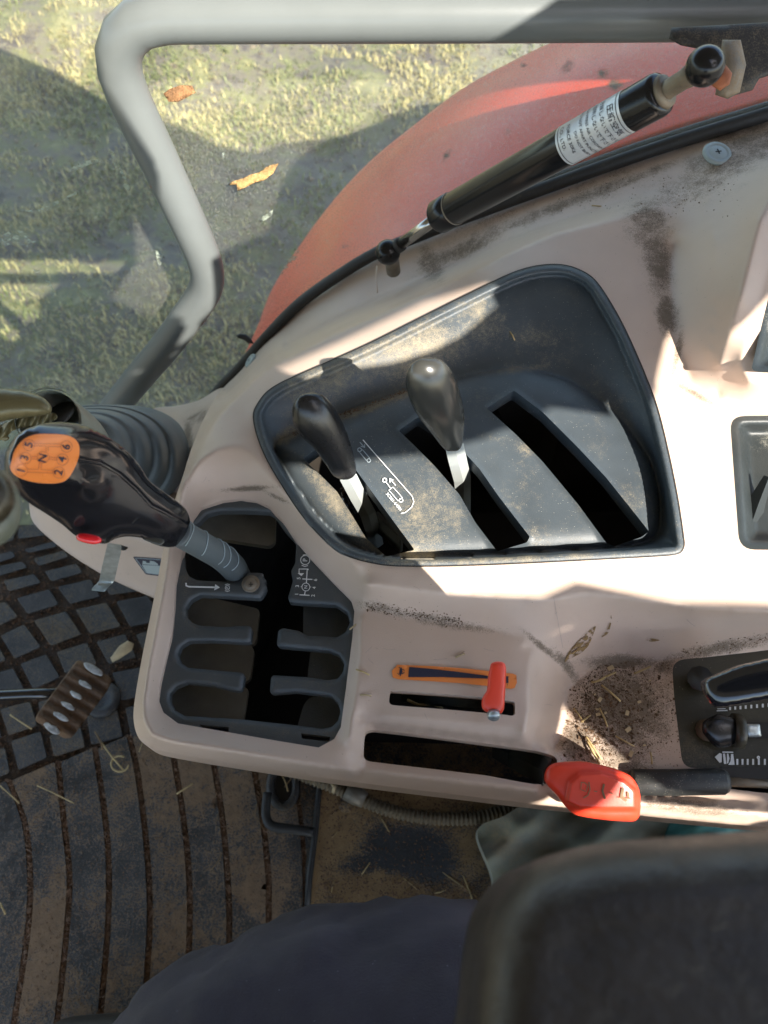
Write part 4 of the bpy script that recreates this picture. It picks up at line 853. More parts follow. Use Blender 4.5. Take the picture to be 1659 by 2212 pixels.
# plated finger trigger
tp_ = Cg([(745, 1125), (840, 1140), (835, 1200), (790, 1390), (720, 1465), (630, 1455), (640, 1435), (685, 1390), (705, 1290)])
def trd(u, v): return .445+.05*np.clip((v-1172)/100, 0, 1)-.012*sst(1255, 1278, v)
tp = cr(rnd(tp_, 3, 2), True, 4, False)
UV, f = tri(tp, [], 5); V1 = R(UV[:, 0], UV[:, 1], trd(UV[:, 0], UV[:, 1])); V2 = R(UV[:, 0], UV[:, 1], trd(UV[:, 0], UV[:, 1])+.002); n = len(UV)
bidx = [int(np.argmin(((UV-q)**2).sum(1))) for q in tp]
Fc = f.tolist()+[[a+n for a in t[::-1]] for t in f]+[[bidx[i], bidx[(i+1) % len(bidx)], bidx[(i+1) % len(bidx)]+n, bidx[i]+n] for i in range(len(bidx)) if bidx[i] != bidx[(i+1) % len(bidx)]]
o = mk('finger_trigger', np.vstack([V1, V2]), Fc, M_['grey_plate'], GLV, smooth=False); recalc(o)
pts = [R(385, 1150, .488), R(415, 1166, .500), R(450, 1186, .514), R(480, 1204, .528), R(502, 1224, .545), R(516, 1246, .565), R(522, 1268, .60)]
shf = tube('shaft', pts, [.0090, .0090, .0090, .0092, .0095, .0088, .008], M_['tape'], GLV, sub=4, n=20)
for (a, b_) in ((0.25, .0096), (1.35, .0094), (2.35, .0096), (2.75, .0097), (3.25, .0097)):
    i = int(a); f_ = a-i; p = pts[i]+(pts[i+1]-pts[i])*f_; ax = Vector((pts[i+1]-pts[i]).tolist()).normalized(); q = ax.to_track_quat('Z', 'Y')
    ring_ = [np.array(Vector(p.tolist())+q @ Vector((b_*math.cos(t), b_*math.sin(t), .0018*math.sin(t*2+a)))) for t in np.linspace(-.2, 2.9, 16)]
    tube('tape_crease', ring_, .00032, M_['whitedim'], shf, n=5)
# ================================================================== LEVERS IN PANEL
def knob_lever(name, out, d0, d1, axis, mt, label, stem, md=None):
    t = thing(name, R(*stem[-1][:2], stem[-1][2]), label, 'lever', 'levers in the dark panel')
    (ua, va), (ub, vb) = axis
    df = lambda u, v: d0+(d1-d0)*np.clip(((u-ua)*(ub-ua)+(v-va)*(vb-va))/((ub-ua)**2+(vb-va)**2), -.3, 1.2)
    inflate('knob', cr(out, True, 4), df, mt, t, k=2.3, step=4, front=1., back=.9)
    a = [R(*s[:2], s[2]) for s in stem]
    tube('stem', a, [s[3] for s in stem], M_['lever_bar'], t, n=4, flat=(.28, (1, .3, 0)), smooth=False)
    return t
C4 = lambda pts: crop(600, 800, 600, pts)
knob_lever('control_lever', C4([(358, 640), (375, 570), (420, 520), (500, 502), (580, 525), (640, 590), (700, 690), (740, 780), (775, 890), (800, 1000), (800, 1060), (770, 1095), (715, 1105), (650, 1080), (600, 1010), (520, 900), (420, 800), (370, 720)]), .50, .535, ((680, 880), (755, 1030)), M_['knob'],
           'left control lever with glossy jet black pear shaped knob', [(752, 1030, .54, .0062), (775, 1075, .565, .0062), (795, 1110, .59, .0062), (815, 1180, .68, .006)])
knob_lever('control_lever', C4([(1145, 440), (1160, 350), (1210, 285), (1290, 260), (1390, 275), (1450, 330), (1500, 420), (1530, 530), (1552, 660), (1545, 800), (1530, 880), (1495, 908), (1430, 905), (1390, 870), (1320, 780), (1240, 680), (1180, 570)]), .49, .53, ((930, 810), (985, 970)), M_['knob_worn'],
           'second control lever with shiny worn grey pear shaped knob', [(982, 965, .535, .0066), (990, 1000, .552, .0066), (999, 1035, .575, .0066), (1003, 1130, .68, .006)])
tag(tube('green_sprout', [R(771, 978, .59), R(768, 995, .588), R(772, 1010, .59), R(776, 1022, .595)], .0007, M_['greenbit'], n=5, at=R(771, 995, .59)), 'tiny fresh green sprout stuck beside the left lever slot', 'sprout')
# throttle
TH = thing('throttle_lever', P(1075, 1520, -.02), 'small bright red throttle knob on a black arm in its slot', 'throttle lever')
inflate('knob', cr(E([(1180, 290), (1200, 240), (1270, 222), (1330, 240), (1350, 300), (1345, 450), (1335, 620), (1325, 720), (1290, 768), (1220, 770), (1140, 745), (1098, 700), (1098, 620), (1120, 570), (1150, 520), (1160, 400)]), True, 3), lambda u, v: .478+0*v, M_['red'], TH, k=1.9, step=3.4, cap=15)
lathe('knob_screw', R(1066, 1540, .476), (0, -.8, .3), [(0, .0040), (.003, .0040), (.004, .003)], M_['grey_plate'], TH)
tube('arm', [R(1066, 1525, .478), R(1040, 1523, .52), R(1000, 1520, .560), R(930, 1512, .62), R(870, 1505, .66)], .004, M_['rubber'], TH, n=6, flat=(.4, (0, 1, 0)))
tube('cable', [R(880, 1512, .62), R(905, 1523, .625), R(935, 1521, .63), R(955, 1530, .64)], .0012, M_['straw'], TH, n=6)
# big red handle
RHd = thing('red_lever', P(1190, 1680, -.04), 'chunky red plastic lever handle with engraved worn marks', 'lever')
C6 = lambda pts: crop(800, 1400, 1120, pts)
ro_ = C6([(833, 820), (838, 775), (870, 752), (960, 745), (1010, 752), (1090, 772), (1150, 800), (1180, 845), (1188, 900), (1182, 950), (1160, 968), (1050, 962), (950, 945), (915, 920), (875, 870)])
RD = lambda u, v: .488+0*u
def rmod(u, v):
    q = np.column_stack([u, v]); fc = arr(C6([(905, 900), (920, 820), (960, 785), (1040, 780), (1130, 810), (1175, 850), (1180, 930), (1060, 930), (960, 925)]))
    return np.where(inside(q, fc), .0035*np.clip(dist(q, fc)/7, 0, 1), 0)
_rp = cr(ro_, True, 4)
inflate('handle', _rp, RD, M_['red'], RHd, k=1.7, step=3.6, cap=24, mod=rmod)
_rph = poisson(_rp)
def rsurf(u, v, off):
    u = np.asarray(u, float); v = np.asarray(v, float)
    h = np.sqrt(np.maximum(1.7*_rph(u, v), 0)); h = 24*np.tanh((h/24)**1.5)**(1/1.5); D = RD(u, v)
    return R(u, v, D-h*D/F-rmod(np.ravel(u), np.ravel(v)).reshape(np.shape(u))-off)
mk_ = [(C6([(968, 822), (966, 850), (985, 858), (992, 835), (980, 825), (968, 824)]), 1.8, False), (C6([(996, 822), (1000, 850), (992, 872), (975, 882)]), 2.4, False), (C6([(1015, 856), (1027, 858)]), 2.2, False), (C6([(1052, 830), (1046, 855), (1056, 885)]), 4.2, False), (C6([(1072, 862), (1086, 866)]), 2.2, False), (C6([(1122, 845), (1116, 875), (1135, 892)]), 6.0, False), (C6([(1140, 860), (1142, 880)]), 5., False), (C6([(1102, 880), (1152, 884)]), 1.8, False)]
strokes('engraved_marks', mk_, .0009, M_['straw_dark'], RHd, M=lambda u, v, z: rsurf(u, v, z), lift=0)
tube('arm', [R(1182, 1668, .49), R(1150, 1652, .52), R(1105, 1630, .56), R(1070, 1612, .62)], .009, M_['knob_worn'], RHd, n=4, flat=(.3, (.3, 1, 0)), smooth=False)
# foam grip lever behind it
FG = thing('foam_grip_lever', P(1640, 1700, -.04), 'horizontal lever with dusty black foam grip beside the red handle', 'lever')
tube('grip', [R(1362, 1690, .513), R(1368, 1690, .513), R(1460, 1690, .513), R(1560, 1688, .513), R(1570, 1688, .513)], [.0066, .0084, .0086, .0086, .0070], M_['grip'], FG, n=20)
tube('rod', [R(1565, 1688, .514), R(1640, 1692, .518), R(1800, 1700, .53)], .0032, M_['dusty_steel'], FG, n=8)
# glossy black lever at right
BL = thing('glossy_black_lever', P(1700, 1480, -.03), 'big glossy black lever handle on the control plate at right', 'lever')
o_ = DD([(495, 600), (500, 550), (560, 510), (700, 450), (900, 370), (1100, 325), (1400, 260), (1700, 230), (1700, 700), (1400, 720), (1150, 765), (950, 800), (780, 828), (650, 830), (590, 790), (530, 700)])
_bo = cr(o_, True, 5)
inflate('handle', _bo, lambda u, v: .465-.0001*(u-1515), M_['gloss'], BL, k=1.4, cap=26, step=5, front=1.0)
tube('base', [R(1512, 1465, .50), R(1520, 1470, .56)], .008, M_['black'], BL, n=10)
KB = thing('lock_knob', P(1560, 1580, -.04), 'small black knurled stop knob screwed to the control plate', 'knob')
ko = cr(DD([(510, 1040), (530, 985), (680, 905), (740, 915), (850, 950), (920, 990), (950, 1090), (930, 1180), (880, 1240), (730, 1285), (640, 1260), (560, 1170), (515, 1110)]), True, 4)
inflate('knob', ko, .520, M_['knob'], KB, k=1.6, cap=26, step=4, front=1.)
lathe('knob_end', R(1583, 1578, .522), (1, -.1, .1), [(0, .0115), (.006, .0115), (.0065, .008), (.0068, .002)], M_['olive'], KB)
inflate('metal_stop', cr(rnd(DD([(985, 1018), (1150, 1018), (1170, 1160), (1010, 1165)]), 4), True, 4, False), .520, M_['grey_plate'], KB, k=1.5, cap=8, step=4)
SB = thing('plate_screw', P(1527, 1574, -.04), 'dirt crusted screw next to the stop knob on the plate', 'screw')
lathe('screw_head', P(1526, 1578, -.040), (-.2, 0, 1), [(0, .0075), (.003, .0075), (.006, .006), (.010, .0055), (.011, .003), (.009, .001)], M_['mud'], SB, n=14)
# ================================================================== DOOR: glass, seal, grab rail
DR = thing('cab_door', (-.1, YS, -.3), 'dusty glass tractor door with bent grey tube frame', 'door')
gl_o = [(-700, -420), (2100, -420), (2100, 120), (1659, 252), (1479, 307), (1329, 357), (1149, 422), (1000, 477), (900, 517), (820, 549), (750, 589), (650, 659), (575, 734), (520, 797), (474, 846), (440, 900), (300, 1060), (-400, 1100)]
gl3 = Y(arr(gl_o)[:, 0], arr(gl_o)[:, 1], YS+.004)
v2 = [Vector((p[0], p[2])) for p in gl3]
from mathutils.geometry import tessellate_polygon
tt = tessellate_polygon([[Vector((a.x, a.y, 0)) for a in v2]])
n = len(gl3); mk('glass_pane', np.vstack([gl3, gl3+np.array([0, .004, 0])]), [list(t) for t in tt]+[[a+n for a in t[::-1]] for t in tt]+[[i, (i+1) % n, (i+1) % n+n, i+n] for i in range(n)], M_['glass'], DR, smooth=False)
YP = .588
rp = [(2000, 22), (1659, 30), (1200, 34), (700, 36), (420, 37), (350, 39), (302, 50), (270, 78), (256, 118), (260, 160), (276, 205), (300, 257), (346, 352), (392, 450), (425, 522), (440, 560), (447, 590), (445, 620), (430, 650), (405, 684), (360, 745), (310, 804), (262, 862), (200, 940)]
tube('tube_frame', cr([tuple(Y(a, b_, YP)) for a, b_ in rp], False, .012), .0174, M_['pipe'], DR, n=28)
sl = arr(seal_pts)
tube('rubber_seal', cr([tuple(Y(a, b_-9, YS-.004)) for a, b_ in seal_pts+[(440, 890), (400, 950)]], False, .015), .0062, M_['rubber'], DR, n=12)
tube('seal_lip', cr([tuple(Y(a, b_-24*min(1, max(.25, (a-400)/900)), YS+.012)) for a, b_ in seal_pts+[(440, 890)]], False, .015), .005, M_['rubber'], DR, n=10)
lathe('seal_hole', R(1266, 361, .755), (0, -.6, .8), [(0, .0024), (.0008, .0024)], M_['black'], DR, n=12)
# smears and marks on the glass
def stuck(name, poly, mt, label, cat, th=.5):
    pl = arr(poly); d = float(np.linalg.norm(0)+YS/(ST+CT*(CV-pl[:, 1].mean())/F))
    o = inflate(name, cr(poly, True, 4, False), lambda u, v: (YS-.001)/(ST+CT*(CV-v)/F), mt, k=1.2, front=th, back=.05, step=3.5, at=R(*pl.mean(0), d),
                mod=lambda u, v: .002*np.sin(u*.7)*np.cos(v*.9)); return tag(o, label, cat)
stuck('dry_leaf', crop(0, 0, 960, [(988, 800), (1000, 785), (1050, 770), (1080, 755), (1120, 745), (1160, 715), (1205, 705), (1180, 750), (1140, 780), (1100, 790), (1050, 815), (1028, 825), (1020, 800)]), M_['leaf'], 'golden crumpled dry leaf stuck to the dusty door glass', 'leaf')
stuck('dry_leaf', crop(0, 0, 960, [(705, 405), (730, 385), (780, 368), (830, 370), (845, 400), (810, 420), (770, 440), (730, 440)]), M_['leafred'], 'red brown leaf scrap seen in the grass near the frame bend', 'leaf')
sm_ = []
for q in [[(475, 650), (490, 650), (520, 720), (560, 800), (565, 845), (540, 810), (505, 740), (485, 690)], [(300, 740), (330, 700), (400, 690), (480, 685), (470, 700), (390, 710), (330, 735)], [(90, 910), (170, 905), (260, 860), (350, 820), (340, 835), (250, 880), (170, 920)], [(0, 1020), (60, 990), (100, 1000), (155, 1045), (120, 1065), (60, 1055), (0, 1068)], [(145, 1165), (170, 1165), (180, 1190), (160, 1195)], [(195, 1210), (215, 1215), (240, 1270), (225, 1290), (205, 1240)], [(670, 1080), (685, 1085), (705, 1115), (690, 1160), (680, 1130)], [(1240, 1110), (1300, 1045), (1290, 1110), (1250, 1150), (1215, 1190)], [(960, 660), (970, 660), (965, 695)], [(1120, 945), (1180, 905), (1175, 930), (1140, 955)], [(1060, 1330), (1130, 1290), (1150, 1300), (1090, 1335)]]:
    sm_.append(crop(0, 0, 960, q))
m_smear = bpy.data.materials.new('pale_smear'); m_smear.use_nodes = True
_n = m_smear.node_tree.nodes; _l = m_smear.node_tree.links; _b = _n['Principled BSDF']; _b.inputs['Base Color'].default_value = (.45, .52, .42, 1); _b.inputs['Roughness'].default_value = .9
_t = _n.new('ShaderNodeTexNoise'); _t.inputs['Scale'].default_value = 130; _t.inputs['Detail'].default_value = 5; _r = _n.new('ShaderNodeMapRange'); _l.new(_t.outputs[0], _r.inputs[0]); _r.inputs[1].default_value = .42; _r.inputs[2].default_value = .62; _r.inputs[4].default_value = .7
_c = _n.new('ShaderNodeTexCoord'); _l.new(_c.outputs['Object'], _t.inputs[0]); _l.new(_r.outputs[0], _b.inputs['Alpha'])
shapes('dried_smears', sm_, YS-.0006, m_smear, DR, M=Y, lift=0)
# ================================================================== FENDER
FE = thing('fender', (.3, .78, -.3), 'faded red tractor fender curving down behind the window', 'fender')
inner = [(1990, 110), (1850, 150), (1659, 215), (1479, 268), (1329, 320), (1149, 388), (1000, 450), (900, 497), (820, 535), (750, 575), (650, 648), (590, 712), (550, 770), (510, 830)]
outer = [(1990, -160), (1700, -70), (1450, 10), (1300, 58), (1200, 92), (1100, 140), (1000, 195), (900, 270), (800, 352), (720, 437), (650, 530), (585, 632), (545, 738), (505, 830)]
a = cr([tuple(Y(*p, YS+.022)) for p in inner], False, 9e9); b = cr([tuple(Y(*p, .90)) for p in outer], False, 9e9)
N = 150
def resamp(p, n):
    d = np.r_[0, np.cumsum(np.linalg.norm(np.diff(p, axis=0), axis=1))]; t = np.linspace(0, d[-1], n); return np.column_stack([np.interp(t, d, p[:, i]) for i in range(3)])
a = resamp(cr(arr([tuple(x) for x in a]), False, .02), N); b = resamp(cr(arr([tuple(x) for x in b]), False, .02), N)
V = []; K = 60
for i in range(N):
    for k in range(K):
        t = k/(K-1); p = a[i]*(1-t)+b[i]*t
        p = p+np.array([0, 0, .018*math.sin(math.pi*t)]); V.append(p)
    for dz_, dy_ in ((.006, .012), (.022, .02), (.07, .024)): V.append(b[i]+np.array([0, dy_, -dz_]))
    V.append(a[i]+np.array([0, -.004, -.2]))
KK = K+4
Fc = [[i*KK+k, i*KK+k+1, (i+1)*KK+k+1, (i+1)*KK+k] for i in range(N-1) for k in range(K+2)]+[[i*KK+KK-1, i*KK, (i+1)*KK, (i+1)*KK+KK-1] for i in range(N-1)]
o = mk('fender_skin', V, Fc, M_['fender'], FE)
def proj(V):
    V = np.asarray(V); d = V[:, 1]*ST+(H-V[:, 2])*CT; t = (V[:, 1]*CT-(H-V[:, 2])*ST)/d; return np.column_stack([CU+F*V[:, 0]/d, CV-F*t])
kk = np.arange(len(V)) % KK
attr(o, np.where(kk >= K-1, .25, 0)+np.where(kk == 0, .3, 0)+blobs(proj(V), [(1300, 160, 16, 12, -30, .8), (1225, 145, 14, 26, 40, .6), (1328, 182, 18, 16, 0, .9), (964, 336, 7, 18, 30, .8), (1097, 286, 12, 14, 20, .45), (745, 532, 14, 8, -10, .5), (640, 575, 12, 16, 20, .3), (560, 690, 6, 8, 0, .7), (1130, 143, 8, 10, 0, .7), (1240, 260, 60, 8, -30, .3), (870, 470, 60, 8, -35, .25)]))
# black rubber mudguard clip at fender front
tag(inflate('black_clip', cr(crop(440, 700, 660, [(375, 350), (400, 335), (440, 340), (470, 365), (490, 400), (455, 400), (430, 378), (390, 365)]), True, 3, False), .91, M_['rubber'], k=1.3, step=3, at=R(530, 728, .91)), 'small torn black rubber clip at the front tip of the fender', 'clip')
# ================================================================== GAS STRUT
GS = thing('gas_strut', R(840, 550, .74), 'black gas strut with silver label running across to the window frame', 'gas strut')
pA = R(945, 470, .665); pB = R(1432, 200, .485); ax = (pB-pA)/np.linalg.norm(pB-pA); L_ = np.linalg.norm(pB-pA); rS = .0135
lathe('cylinder', pA, ax, [(0, rS*.75), (.001, rS*.97), (.003, rS*1.06), (.020, rS*1.06), (.021, rS*.97), (.022, rS), (L_-.004, rS), (L_-.001, rS*.94), (L_, rS*.80)], M_['strut'], GS, n=40)
lathe('groove_ring', pA+ax*.0205, ax, [(0, rS*.99), (.0003, rS*1.02), (.0014, rS*1.02), (.0016, rS*.99)], M_['dusty_steel'], GS, n=40)
pC = R(848, 540, .742)
axr = (pA-pC)/np.linalg.norm(pA-pC); Lr = np.linalg.norm(pA-pC)
lathe('piston_rod', pC, axr, [(.005, .0052), (Lr+.004, .0052)], M_['chrome'], GS, n=24)
lathe('rod_sleeve', pC, axr, [(.0, .0065), (.017, .0068), (.019, .0052)], M_['rubber'], GS, n=20)
bs_ = bmesh.new(); bmesh.ops.create_uvsphere(bs_, u_segments=24, v_segments=14, radius=1)
sv = np.array([v.co[:] for v in bs_.verts]); sf = [[v.index for v in f.verts] for f in bs_.faces]; bs_.free()
mk('ball_socket', sv*.0120+R(838, 545, .738), sf, M_['strut'], GS)
lathe('socket_pin', R(846, 560, .745), (.1, .2, -1), [(0, .007), (.02, .007)], M_['dusty_steel'], GS)
lathe('end_cap', pB, ax, [(-.001, rS*.80), (.003, rS*.72), (.004, rS*.5)], M_['dusty_steel'], GS)
pD = R(1523, 143, .452); axn = (pD-pB)/np.linalg.norm(pD-pB)
lathe('neck', pB, axn, [(0, .0068), (.006, .0058), (.018, .0058), (.030, .0075)], M_['dusty_steel'], GS)
mk('ball_socket', sv*.0112+pD, sf, M_['strut'], GS)
bk = thing('strut_bracket', R(1600, 150, .5), 'rusty bolt and dark bracket holding the strut end under the frame', 'bracket')
inflate('bracket_plate', cr([(1445, 84), (1470, 98), (1500, 104), (1535, 110), (1560, 130), (1572, 180), (1590, 205), (1625, 195), (1640, 170), (1800, 120), (1800, 40), (1450, 60)], True, 6, False), .53, M_['rubber'], bk, k=1.2, cap=22, step=6, dirt=.15)
inflate('bracket_rib', cr([(1560, 86), (1600, 86), (1612, 140), (1598, 200), (1572, 214), (1545, 205), (1552, 150)], True, 5, False), .505, M_['dusty_steel'], bk, k=2.0, step=4, dirt=.1)
inflate('rusty_nut', cr([(1545, 150), (1568, 140), (1582, 158), (1576, 182), (1555, 196), (1538, 186), (1535, 168)], True, 4, False), .475, M_['rust'], bk, k=1.8, step=4, cap=14)
# silver label wrapped round the cylinder
axv = Vector(ax.tolist()); view = Vector((R(1300, 260, 1)*-1).tolist())+Vector((0, 0, H)); 
vw = (Vector((0, 0, H))-Vector((pA+ax*L_*.75).tolist())).normalized(); e1 = (vw-axv*vw.dot(axv)).normalized(); e2 = axv.cross(e1)
def cyl(s, th, off=0.): return np.array([np.array(Vector((pA+ax*si).tolist())+(e1*math.cos(t)+e2*math.sin(t))*(rS+.0004+off)) for si, t in np.broadcast(np.asarray(s, float), np.asarray(th, float))])
lA, lB = L_*.655, L_*.895; t0, t1 = -1.45, 1.25
ss = np.linspace(lA, lB, 3); ts = np.linspace(t0, t1, 24); V = []; Fc = []
for s in ss: V += cyl([s]*24, ts).tolist()
Fc = [[i*24+k, i*24+k+1, (i+1)*24+k+1, (i+1)*24+k] for i in range(2) for k in range(23)]
slb = mk('silver_label', V, Fc, M_['label'], GS)
Vl = []; Fl = []
def band(s0, s1, a0, a1):
    b = len(Vl); kk = max(2, int(abs(a1-a0)/.1)+1); th = np.linspace(a0, a1, kk)
    Vl.extend(cyl([s0]*kk, th, .00025).tolist()+cyl([s1]*kk, th, .00025).tolist()); Fl.extend([[b+i, b+i+1, b+kk+i+1, b+kk+i] for i in range(kk-1)])
wl = .0005
band(lA+.002, lA+.002+wl, t0+.12, t1-.12); band(lB-.002-wl, lB-.002, t0+.12, t1-.12); band(lA+.002, lB-.002, t0+.12, t0+.14); band(lA+.002, lB-.002, t1-.14, t1-.12)
mk('label_border', Vl, Fl, M_['ink'], slb, smooth=False)
def label_text(items):
    V = []; Fc = []
    for s_, pos, sz, th0 in items:
        g_, f_ = glyph(s_, .004)
        # text reads around the cylinder, letters upright along the axis
        th = th0-g_[:, 0]*sz/rS*LSGN; s = pos+g_[:, 1]*sz
        b = len(V); V += cyl(s, th, .0003).tolist(); Fc += [[b+i for i in t] for t in f_]
    return mk('label_text', V, Fc, M_['ink'], slb, smooth=False)
LSGN = -1
lw = lB-lA
label_text([('圧縮空気', lA+lw*.87, .0056, .05), ('分解しないで下さい', lA+lw*.745, .0038, .0), ('加熱しないで下さい', lA+lw*.63, .0038, .0), ('HIGH PRESS AIR CONTAINED', lA+lw*.52, .0030, -.05), ('DO NOT APART PUNCTURE', lA+lw*.42, .0030, .05), ('DO NOT BURN', lA+lw*.33, .0030, .35), ('FORCE 30Kg', lA+lw*.22, .0036, -.25), ('CO., LTD.', lA+lw*.11, .0038, -.45)])
# ================================================================== STEERING COLUMN
SCo = thing('steering_column', R(200, 1000, .80), 'ribbed blue grey rubber boot round the steering column with olive tube', 'steering column')
bc = np.array([(180, 985, 118, 104), (192, 985, 128, 112), (205, 985, 140, 116), (215, 988, 146, 116), (228, 990, 158, 120), (240, 992, 164, 122), (252, 995, 150, 126)])
def sup(t, p): c, s = math.cos(t), math.sin(t); return abs(c)**p*np.sign(c), abs(s)**p*np.sign(s)
rings = [(150, 972, 42, 52, .62, 1.), (165, 975, 55, 62, .64, 1), (178, 978, 58, 66, .665, 1), (180, 978, 76, 72, .66, 1), (184, 980, 92, 84, .665, .97), (190, 982, 98, 88, .69, .95), (190, 982, 104, 91, .688, .95), (196, 984, 120, 98, .692, .93), (203, 986, 128, 102, .72, .92), (203, 986, 133, 104, .716, .92), (208, 988, 145, 108, .72, .9), (214, 990, 152, 112, .75, .88), (214, 990, 156, 114, .745, .88), (218, 992, 165, 118, .75, .86), (224, 994, 172, 120, .785, .83), (228, 998, 178, 124, .80, .75), (230, 1002, 180, 128, .84, .70)]
V = []; n = 56
for (cu, cv, ru, rv, d, p) in rings:
    for k in range(n):
        c, s = sup(2*math.pi*k/n, p); V.append(R(cu+ru*c, cv+rv*s, d+.0003*(rv*s)*.5))
Fc = [[i*n+k, i*n+(k+1) % n, (i+1)*n+(k+1) % n, (i+1)*n+k] for i in range(len(rings)-1) for k in range(n)]
o = mk('rubber_boot', V, Fc, M_['boot'], SCo); recalc(o)
ss_ = o.modifiers.new('s', 'SUBSURF'); ss_.levels = 1; ss_.render_levels = 1
tube('column_tube', [R(105, 905, .50), R(135, 925, .53), R(165, 950, .57), R(180, 975, .62)], [.019, .020, .021, .023], M_['column'], SCo, n=28, sub=3, caps=False)
tube('tube_mouth', [R(104, 904, .498), R(108, 907, .503)], [.0205, .0205], M_['column'], SCo, n=28, caps=False)
lathe('tube_inside', R(108, 907, .507), (.4, -.3, -.8), [(0, .0185), (.002, .0185)], M_['black'], SCo)
# steering column cover (beige, low, left of the console)
CV_ = thing('column_cover', R(200, 1180, .80), 'beige plastic lower cover of the steering column with warning sticker', 'column cover')
CF = Field((20, 960, 460, 1340), [([(63, 1087), (66, 1115), (77, 1135), (122, 1174), (175, 1211), (241, 1249), (330, 1288), (420, 1325)], [-.250, -.250, -.252, -.258, -.262, -.266, -.27, -.275]), ([(80, 1060), (150, 1110), (250, 1150), (420, 1190)], [-.215, -.212, -.205, -.20]), ([(60, 980), (200, 1000), (440, 1030)], [-.20, -.19, -.18])])
cvo = cr([(50, 1000), (62, 1060), (63, 1090), (67, 1118), (79, 1137), (122, 1174), (175, 1211), (241, 1249), (330, 1288), (425, 1328), (450, 1200), (440, 1020), (250, 970)], True, 7)
relief('cover', cvo, CF, M_['beige'], CV_, step=9, wall=.006, dirt=[(250, 1230, 90, 20, 25, .1)])
stk = [A(q) for q in ([(1310, 600), (1590, 620), (1640, 640), (1600, 795), (1440, 775)],)][0]
wst = relief('warning_sticker', cr(rnd(stk, 3, 2), True, 5, False), lambda u, v: CF(u, v)+.0008, M_['ink'], CV_, step=9)
strokes('sticker_border', [(A([(1335, 612), (1600, 632), (1600, 778), (1445, 760)]), 1.3, True)], CF, M_['whitedim'], wst, lift=.0013)
shapes('sticker_panels', [A([(1400, 680), (1600, 690), (1600, 775), (1450, 757)]), A([(1410, 640), (1440, 645), (1445, 660), (1480, 662), (1480, 640), (1520, 645), (1560, 670), (1560, 685), (1405, 675)])], CF, M_['cap'], wst, lift=.0014)
lathe('cover_hole', CF(264, 1183)*0+P(268, 1181, float(CF(268, 1181))+.0005), (0, 0, 1), [(0, .0045), (.0006, .0045)], M_['black'], CV_, n=12)
# steering wheel parts at left edge (one near and out of focus)
SW = thing('steering_wheel_rim', R(0, 880, .48), 'olive brown curved steering wheel spoke entering from the left edge', 'steering wheel')
inflate('rim', cr([(-90, 845), (-30, 840), (20, 840), (60, 846), (95, 860), (112, 880), (108, 893), (70, 900), (30, 905), (0, 912), (-60, 930), (-100, 940)], True, 5), .47, M_['gold'], SW, k=2.2, step=5)
inflate('torn_cover', cr([(-40, 930), (10, 915), (40, 900), (85, 893), (118, 892), (124, 905), (100, 915), (60, 922), (30, 930), (10, 945), (-30, 950)], True, 5), .50, M_['gold'], SW, k=1.0, step=4, mod=lambda u, v: .002*np.sin(u*.25+v*.1))
inflate('hanging_shred', cr([(-20, 925), (8, 930), (14, 915), (16, 935), (20, 948), (8, 952), (-20, 940)], True, 3), .50, M_['gold'], SW, k=1.0, step=3)
KN = thing('spinner_knob', R(-20, 1090, .25), 'blurred brown and grey spinner knob on the steering wheel', 'knob')
inflate('knob_top', cr([(-120, 1010), (-20, 1005), (15, 1030), (30, 1060), (32, 1090), (15, 1120), (-20, 1140), (-120, 1150)], True, 5), .25, M_['spin'], KN, k=2., step=7)
inflate('knob_ring', cr([(-120, 1010), (0, 1015), (32, 1045), (45, 1085), (42, 1130), (20, 1165), (-20, 1185), (-120, 1190)], True, 5), .275, M_['ringd'], KN, k=1.5, step=7)
# ================================================================== PEDAL
PE = thing('brake_pedal', P(160, 1510, ZF+.05), 'rusty brown pedal pad with six worn white ribs on the mat', 'pedal')
ZP = ZF+.09
po = rnd([(168, 1424), (244, 1466), (232, 1492), (155, 1594), (140, 1596), (74, 1556), (82, 1540)], 10, 3)
dpe = lambda u, v: (H-ZP)/(CT-ST*(CV-v)/F)
pad_ = inflate('pad', cr(po, True, 4, False), dpe, M_['pedal'], PE, k=2.0, cap=9, step=4, mod=lambda u, v: .0022*np.cos(((u-165)*(-.5)+(v-1500)*.86)/27.0*6.283)+.0006*np.sin(u*.9)*np.sin(v*.7))
for i, (cu_, cv_, hl) in enumerate([(202, 1446, 24), (184, 1479, 17), (165, 1502, 15), (147, 1525, 17), (131, 1548, 19), (112, 1574, 20)]):
    a = math.radians(31); ux, uy = math.cos(a), math.sin(a); wd = 6.0 if 0 < i < 5 else 8
    pl = [(cu_+ux*hl*math.cos(t)-uy*wd*math.sin(t)+rng.normal(0, .7), cv_+uy*hl*math.cos(t)+ux*wd*math.sin(t)+rng.normal(0, .7)) for t in np.linspace(0, 6.283, 15)[:-1]]
    inflate('worn_rib', cr(pl, True, 3), lambda u, v: dpe(u, v)-.0074, M_['bare'], pad_, k=1.5, step=3, cap=4)
tube('pedal_arm', [P(-120, 1508, ZF+.07), P(0, 1502, ZF+.07), P(60, 1499, ZF+.07), P(140, 1497, ZF+.075)], .0062, M_['gloss'], PE, n=14)
lathe('pedal_stop', P(222, 1512, ZF+.004), (0, 0, 1), [(0, .022), (.003, .022), (.006, .018), (.006, .012), (.004, .010)], M_['tile'], PE)
